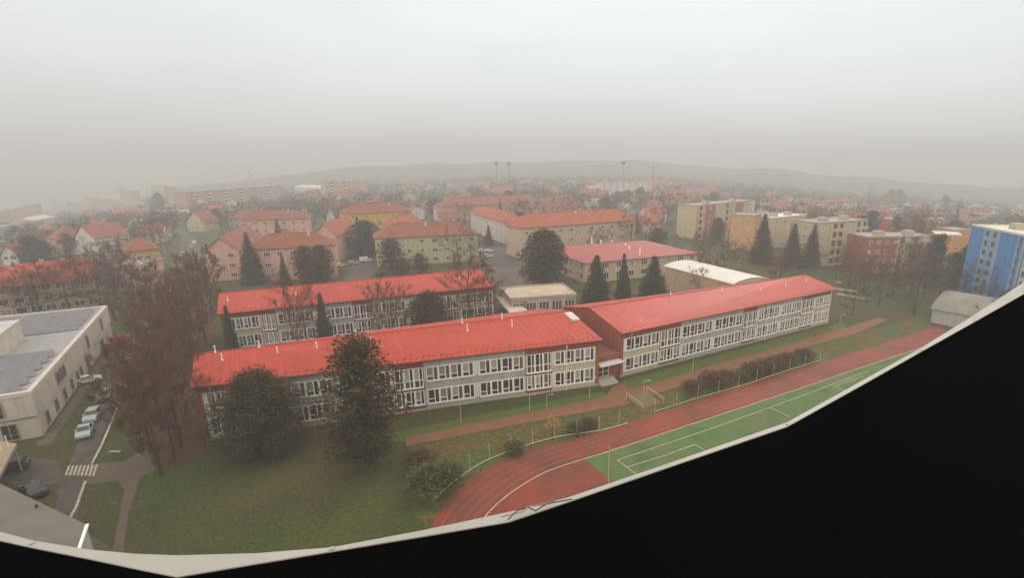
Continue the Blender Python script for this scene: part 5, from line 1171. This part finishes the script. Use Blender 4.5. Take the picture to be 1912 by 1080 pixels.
for e in ent:
    x, y, R = e[1:4]; zg = g(x, y)
    if e[0] == 'house':
        _, _, _, _, ang, L, D_, pts = e
        (wn, wmat), (rn, rmat) = R_.choice(WALLS), R_.choices(ROOFS, [5, 3, 3, 1.4])[0]; h = R_.choice([5, 6, 6.5, 8]); rise = R_.uniform(2.5, 4.5)
        zb = min(g(*p) for p in pts)
        desc = '%s %s-roofed house' % (wn, rn.replace(' ', '-')); lb = where(desc, x, y, zg+h); e_root = thing('house', lb, 'house', (x, y, zb), 'houses of the town beyond the school')
        USED.setdefault(lb, []).append(e_root)
        u_ = (cos(ang), sin(ang)); n_ = (-sin(ang), cos(ang)); O_ = (x, y, zb)
        def C_(a, b, z): return (x+u_[0]*a+n_[0]*b, y+u_[1]*a+n_[1]*b, zb+z)
        a, b = L/2, D_/2; mb = MB()
        mb.v += [C_(-a, -b, -.5), C_(a, -b, -.5), C_(a, b, -.5), C_(-a, b, -.5), C_(-a, -b, h), C_(a, -b, h), C_(a, b, h), C_(-a, b, h), C_(-a, 0, h+rise), C_(a, 0, h+rise)]
        mb.f += [(0, 1, 5, 4), (1, 2, 6, 9, 5), (2, 3, 7, 6), (3, 0, 4, 8, 7)]; mb.m += [0]*4; mb.build('wall', wmat, e_root)
        mb = MB(); k_ = rise/b; o = .5
        mb.slab([C_(-a-.4, -b-o, h-k_*o+.15), C_(a+.4, -b-o, h-k_*o+.15), C_(a+.4, 0, h+rise+.15), C_(-a-.4, 0, h+rise+.15)], .15); mb.slab([C_(-a-.4, 0, h+rise+.15), C_(a+.4, 0, h+rise+.15), C_(a+.4, b+o, h-k_*o+.15), C_(-a-.4, b+o, h-k_*o+.15)], .15)
        mb.build('roof', rmat, e_root)
        mb = MB(); mb.obox(O_, u_, n_, L*.15, L*.15+.8, .5, 1.2, h+rise-1.2, h+rise+1.0); mb.build('chimney', CHIMM, e_root)
        if R < 620:
            fl = 2 if h > 5.5 else 1
            for f_ in range(fl):
                for c_ in range(3):
                    xx = -a+L*(c_+.5)/3; fm_, pm_ = window_mesh(1.4, 1.4, 2, M_GLASS, M_WHITE)
                    s = -1 if (n_[0]*x+n_[1]*y) > 0 else 1
                    P = C_(xx, s*(b+.09), 1+f_*2.8); o_ = inst('window', fm_, e_root, P, ang+(0 if s < 0 else pi)); sub('pane', pm_, o_)
                ss = -1 if (u_[0]*x+u_[1]*y) > 0 else 1
                P = C_(ss*(a+.09), 0, 1+f_*2.8); o_ = inst('window', fm_, e_root, P, ang+(-pi/2 if ss < 0 else pi/2)); sub('pane', pm_, o_)
    else:
        dk = R_.choices(KT, [k[3] for k in KT])[0]; h = R_.uniform(8, 15) if 'bare' in dk[1] else R_.uniform(9, 16)
        lb = where(dk[0], x, y, zg+h*.5); t_ = tree(R_.choice(dk[2]), (x, y, zg-.1), h, lb, dk[1], 'trees of the town beyond the school', R_.uniform(1.0, 1.35) if 'bare' in dk[1] else R_.uniform(1, 1.4))
        USED.setdefault(lb, []).append(t_)
ORD = ['nearest', 'second nearest', 'third nearest', 'fourth nearest', 'fifth nearest', 'sixth nearest', 'seventh nearest', 'eighth nearest', 'ninth nearest', 'tenth nearest']
def an_(i): return ORD[i] if i < 10 else '%dth nearest' % (i+1)
for lb, lst in USED.items():
    obs = [o for o in lst if not isinstance(o, str)]
    if len(obs) > 1:
        for i, o in enumerate(obs): o['label'] = an_(i)+' '+lb
# far woods as one mass of small crowns
mb = MB(); r = random.Random(3)
for _ in range(3200):
    az = r.uniform(-46, 43); R = 430+900*r.random(); x, y = R*sin(radians(az)), R*cos(radians(az)); z = g(x, y); s = r.uniform(3.5, 6.5); mm_ = r.choice([0, 0, 0, 1])
    if R < 1000 and not free(x, y, 5): continue
    for _k in range(16):
        leafquad(mb, (x+r.uniform(-1, 1)*s*.8, y+r.uniform(-1, 1)*s*.8, z+r.uniform(.2, 1.4)*s), s*.42, r, .9, mm_)
o = mb.build('distant_trees', [M_TWIG2, M_SPRUCEB]); o['kind'] = 'stuff'; o['label'] = 'hazy mass of trees between the far houses'
# ------------------------------------------------------------------ haze
mb = MB(); mb.box(-3500, 3500, -3300, 3400, -240, H+14)
hz = mb.build('haze', []) ; hz.data.materials.clear()
m = bpy.data.materials.new('haze_air'); m.use_nodes = True; t = m.node_tree; t.nodes.clear()
o_ = t.nodes.new('ShaderNodeOutputMaterial'); pv = t.nodes.new('ShaderNodeVolumePrincipled')
pv.inputs['Color'].default_value = (0.765, 0.745, 0.715, 1); pv.inputs['Density'].default_value = 0.00108; pv.inputs['Anisotropy'].default_value = 0.2
t.links.new(pv.outputs[0], o_.inputs['Volume']); hz.data.materials.append(m); hz['kind'] = 'stuff'
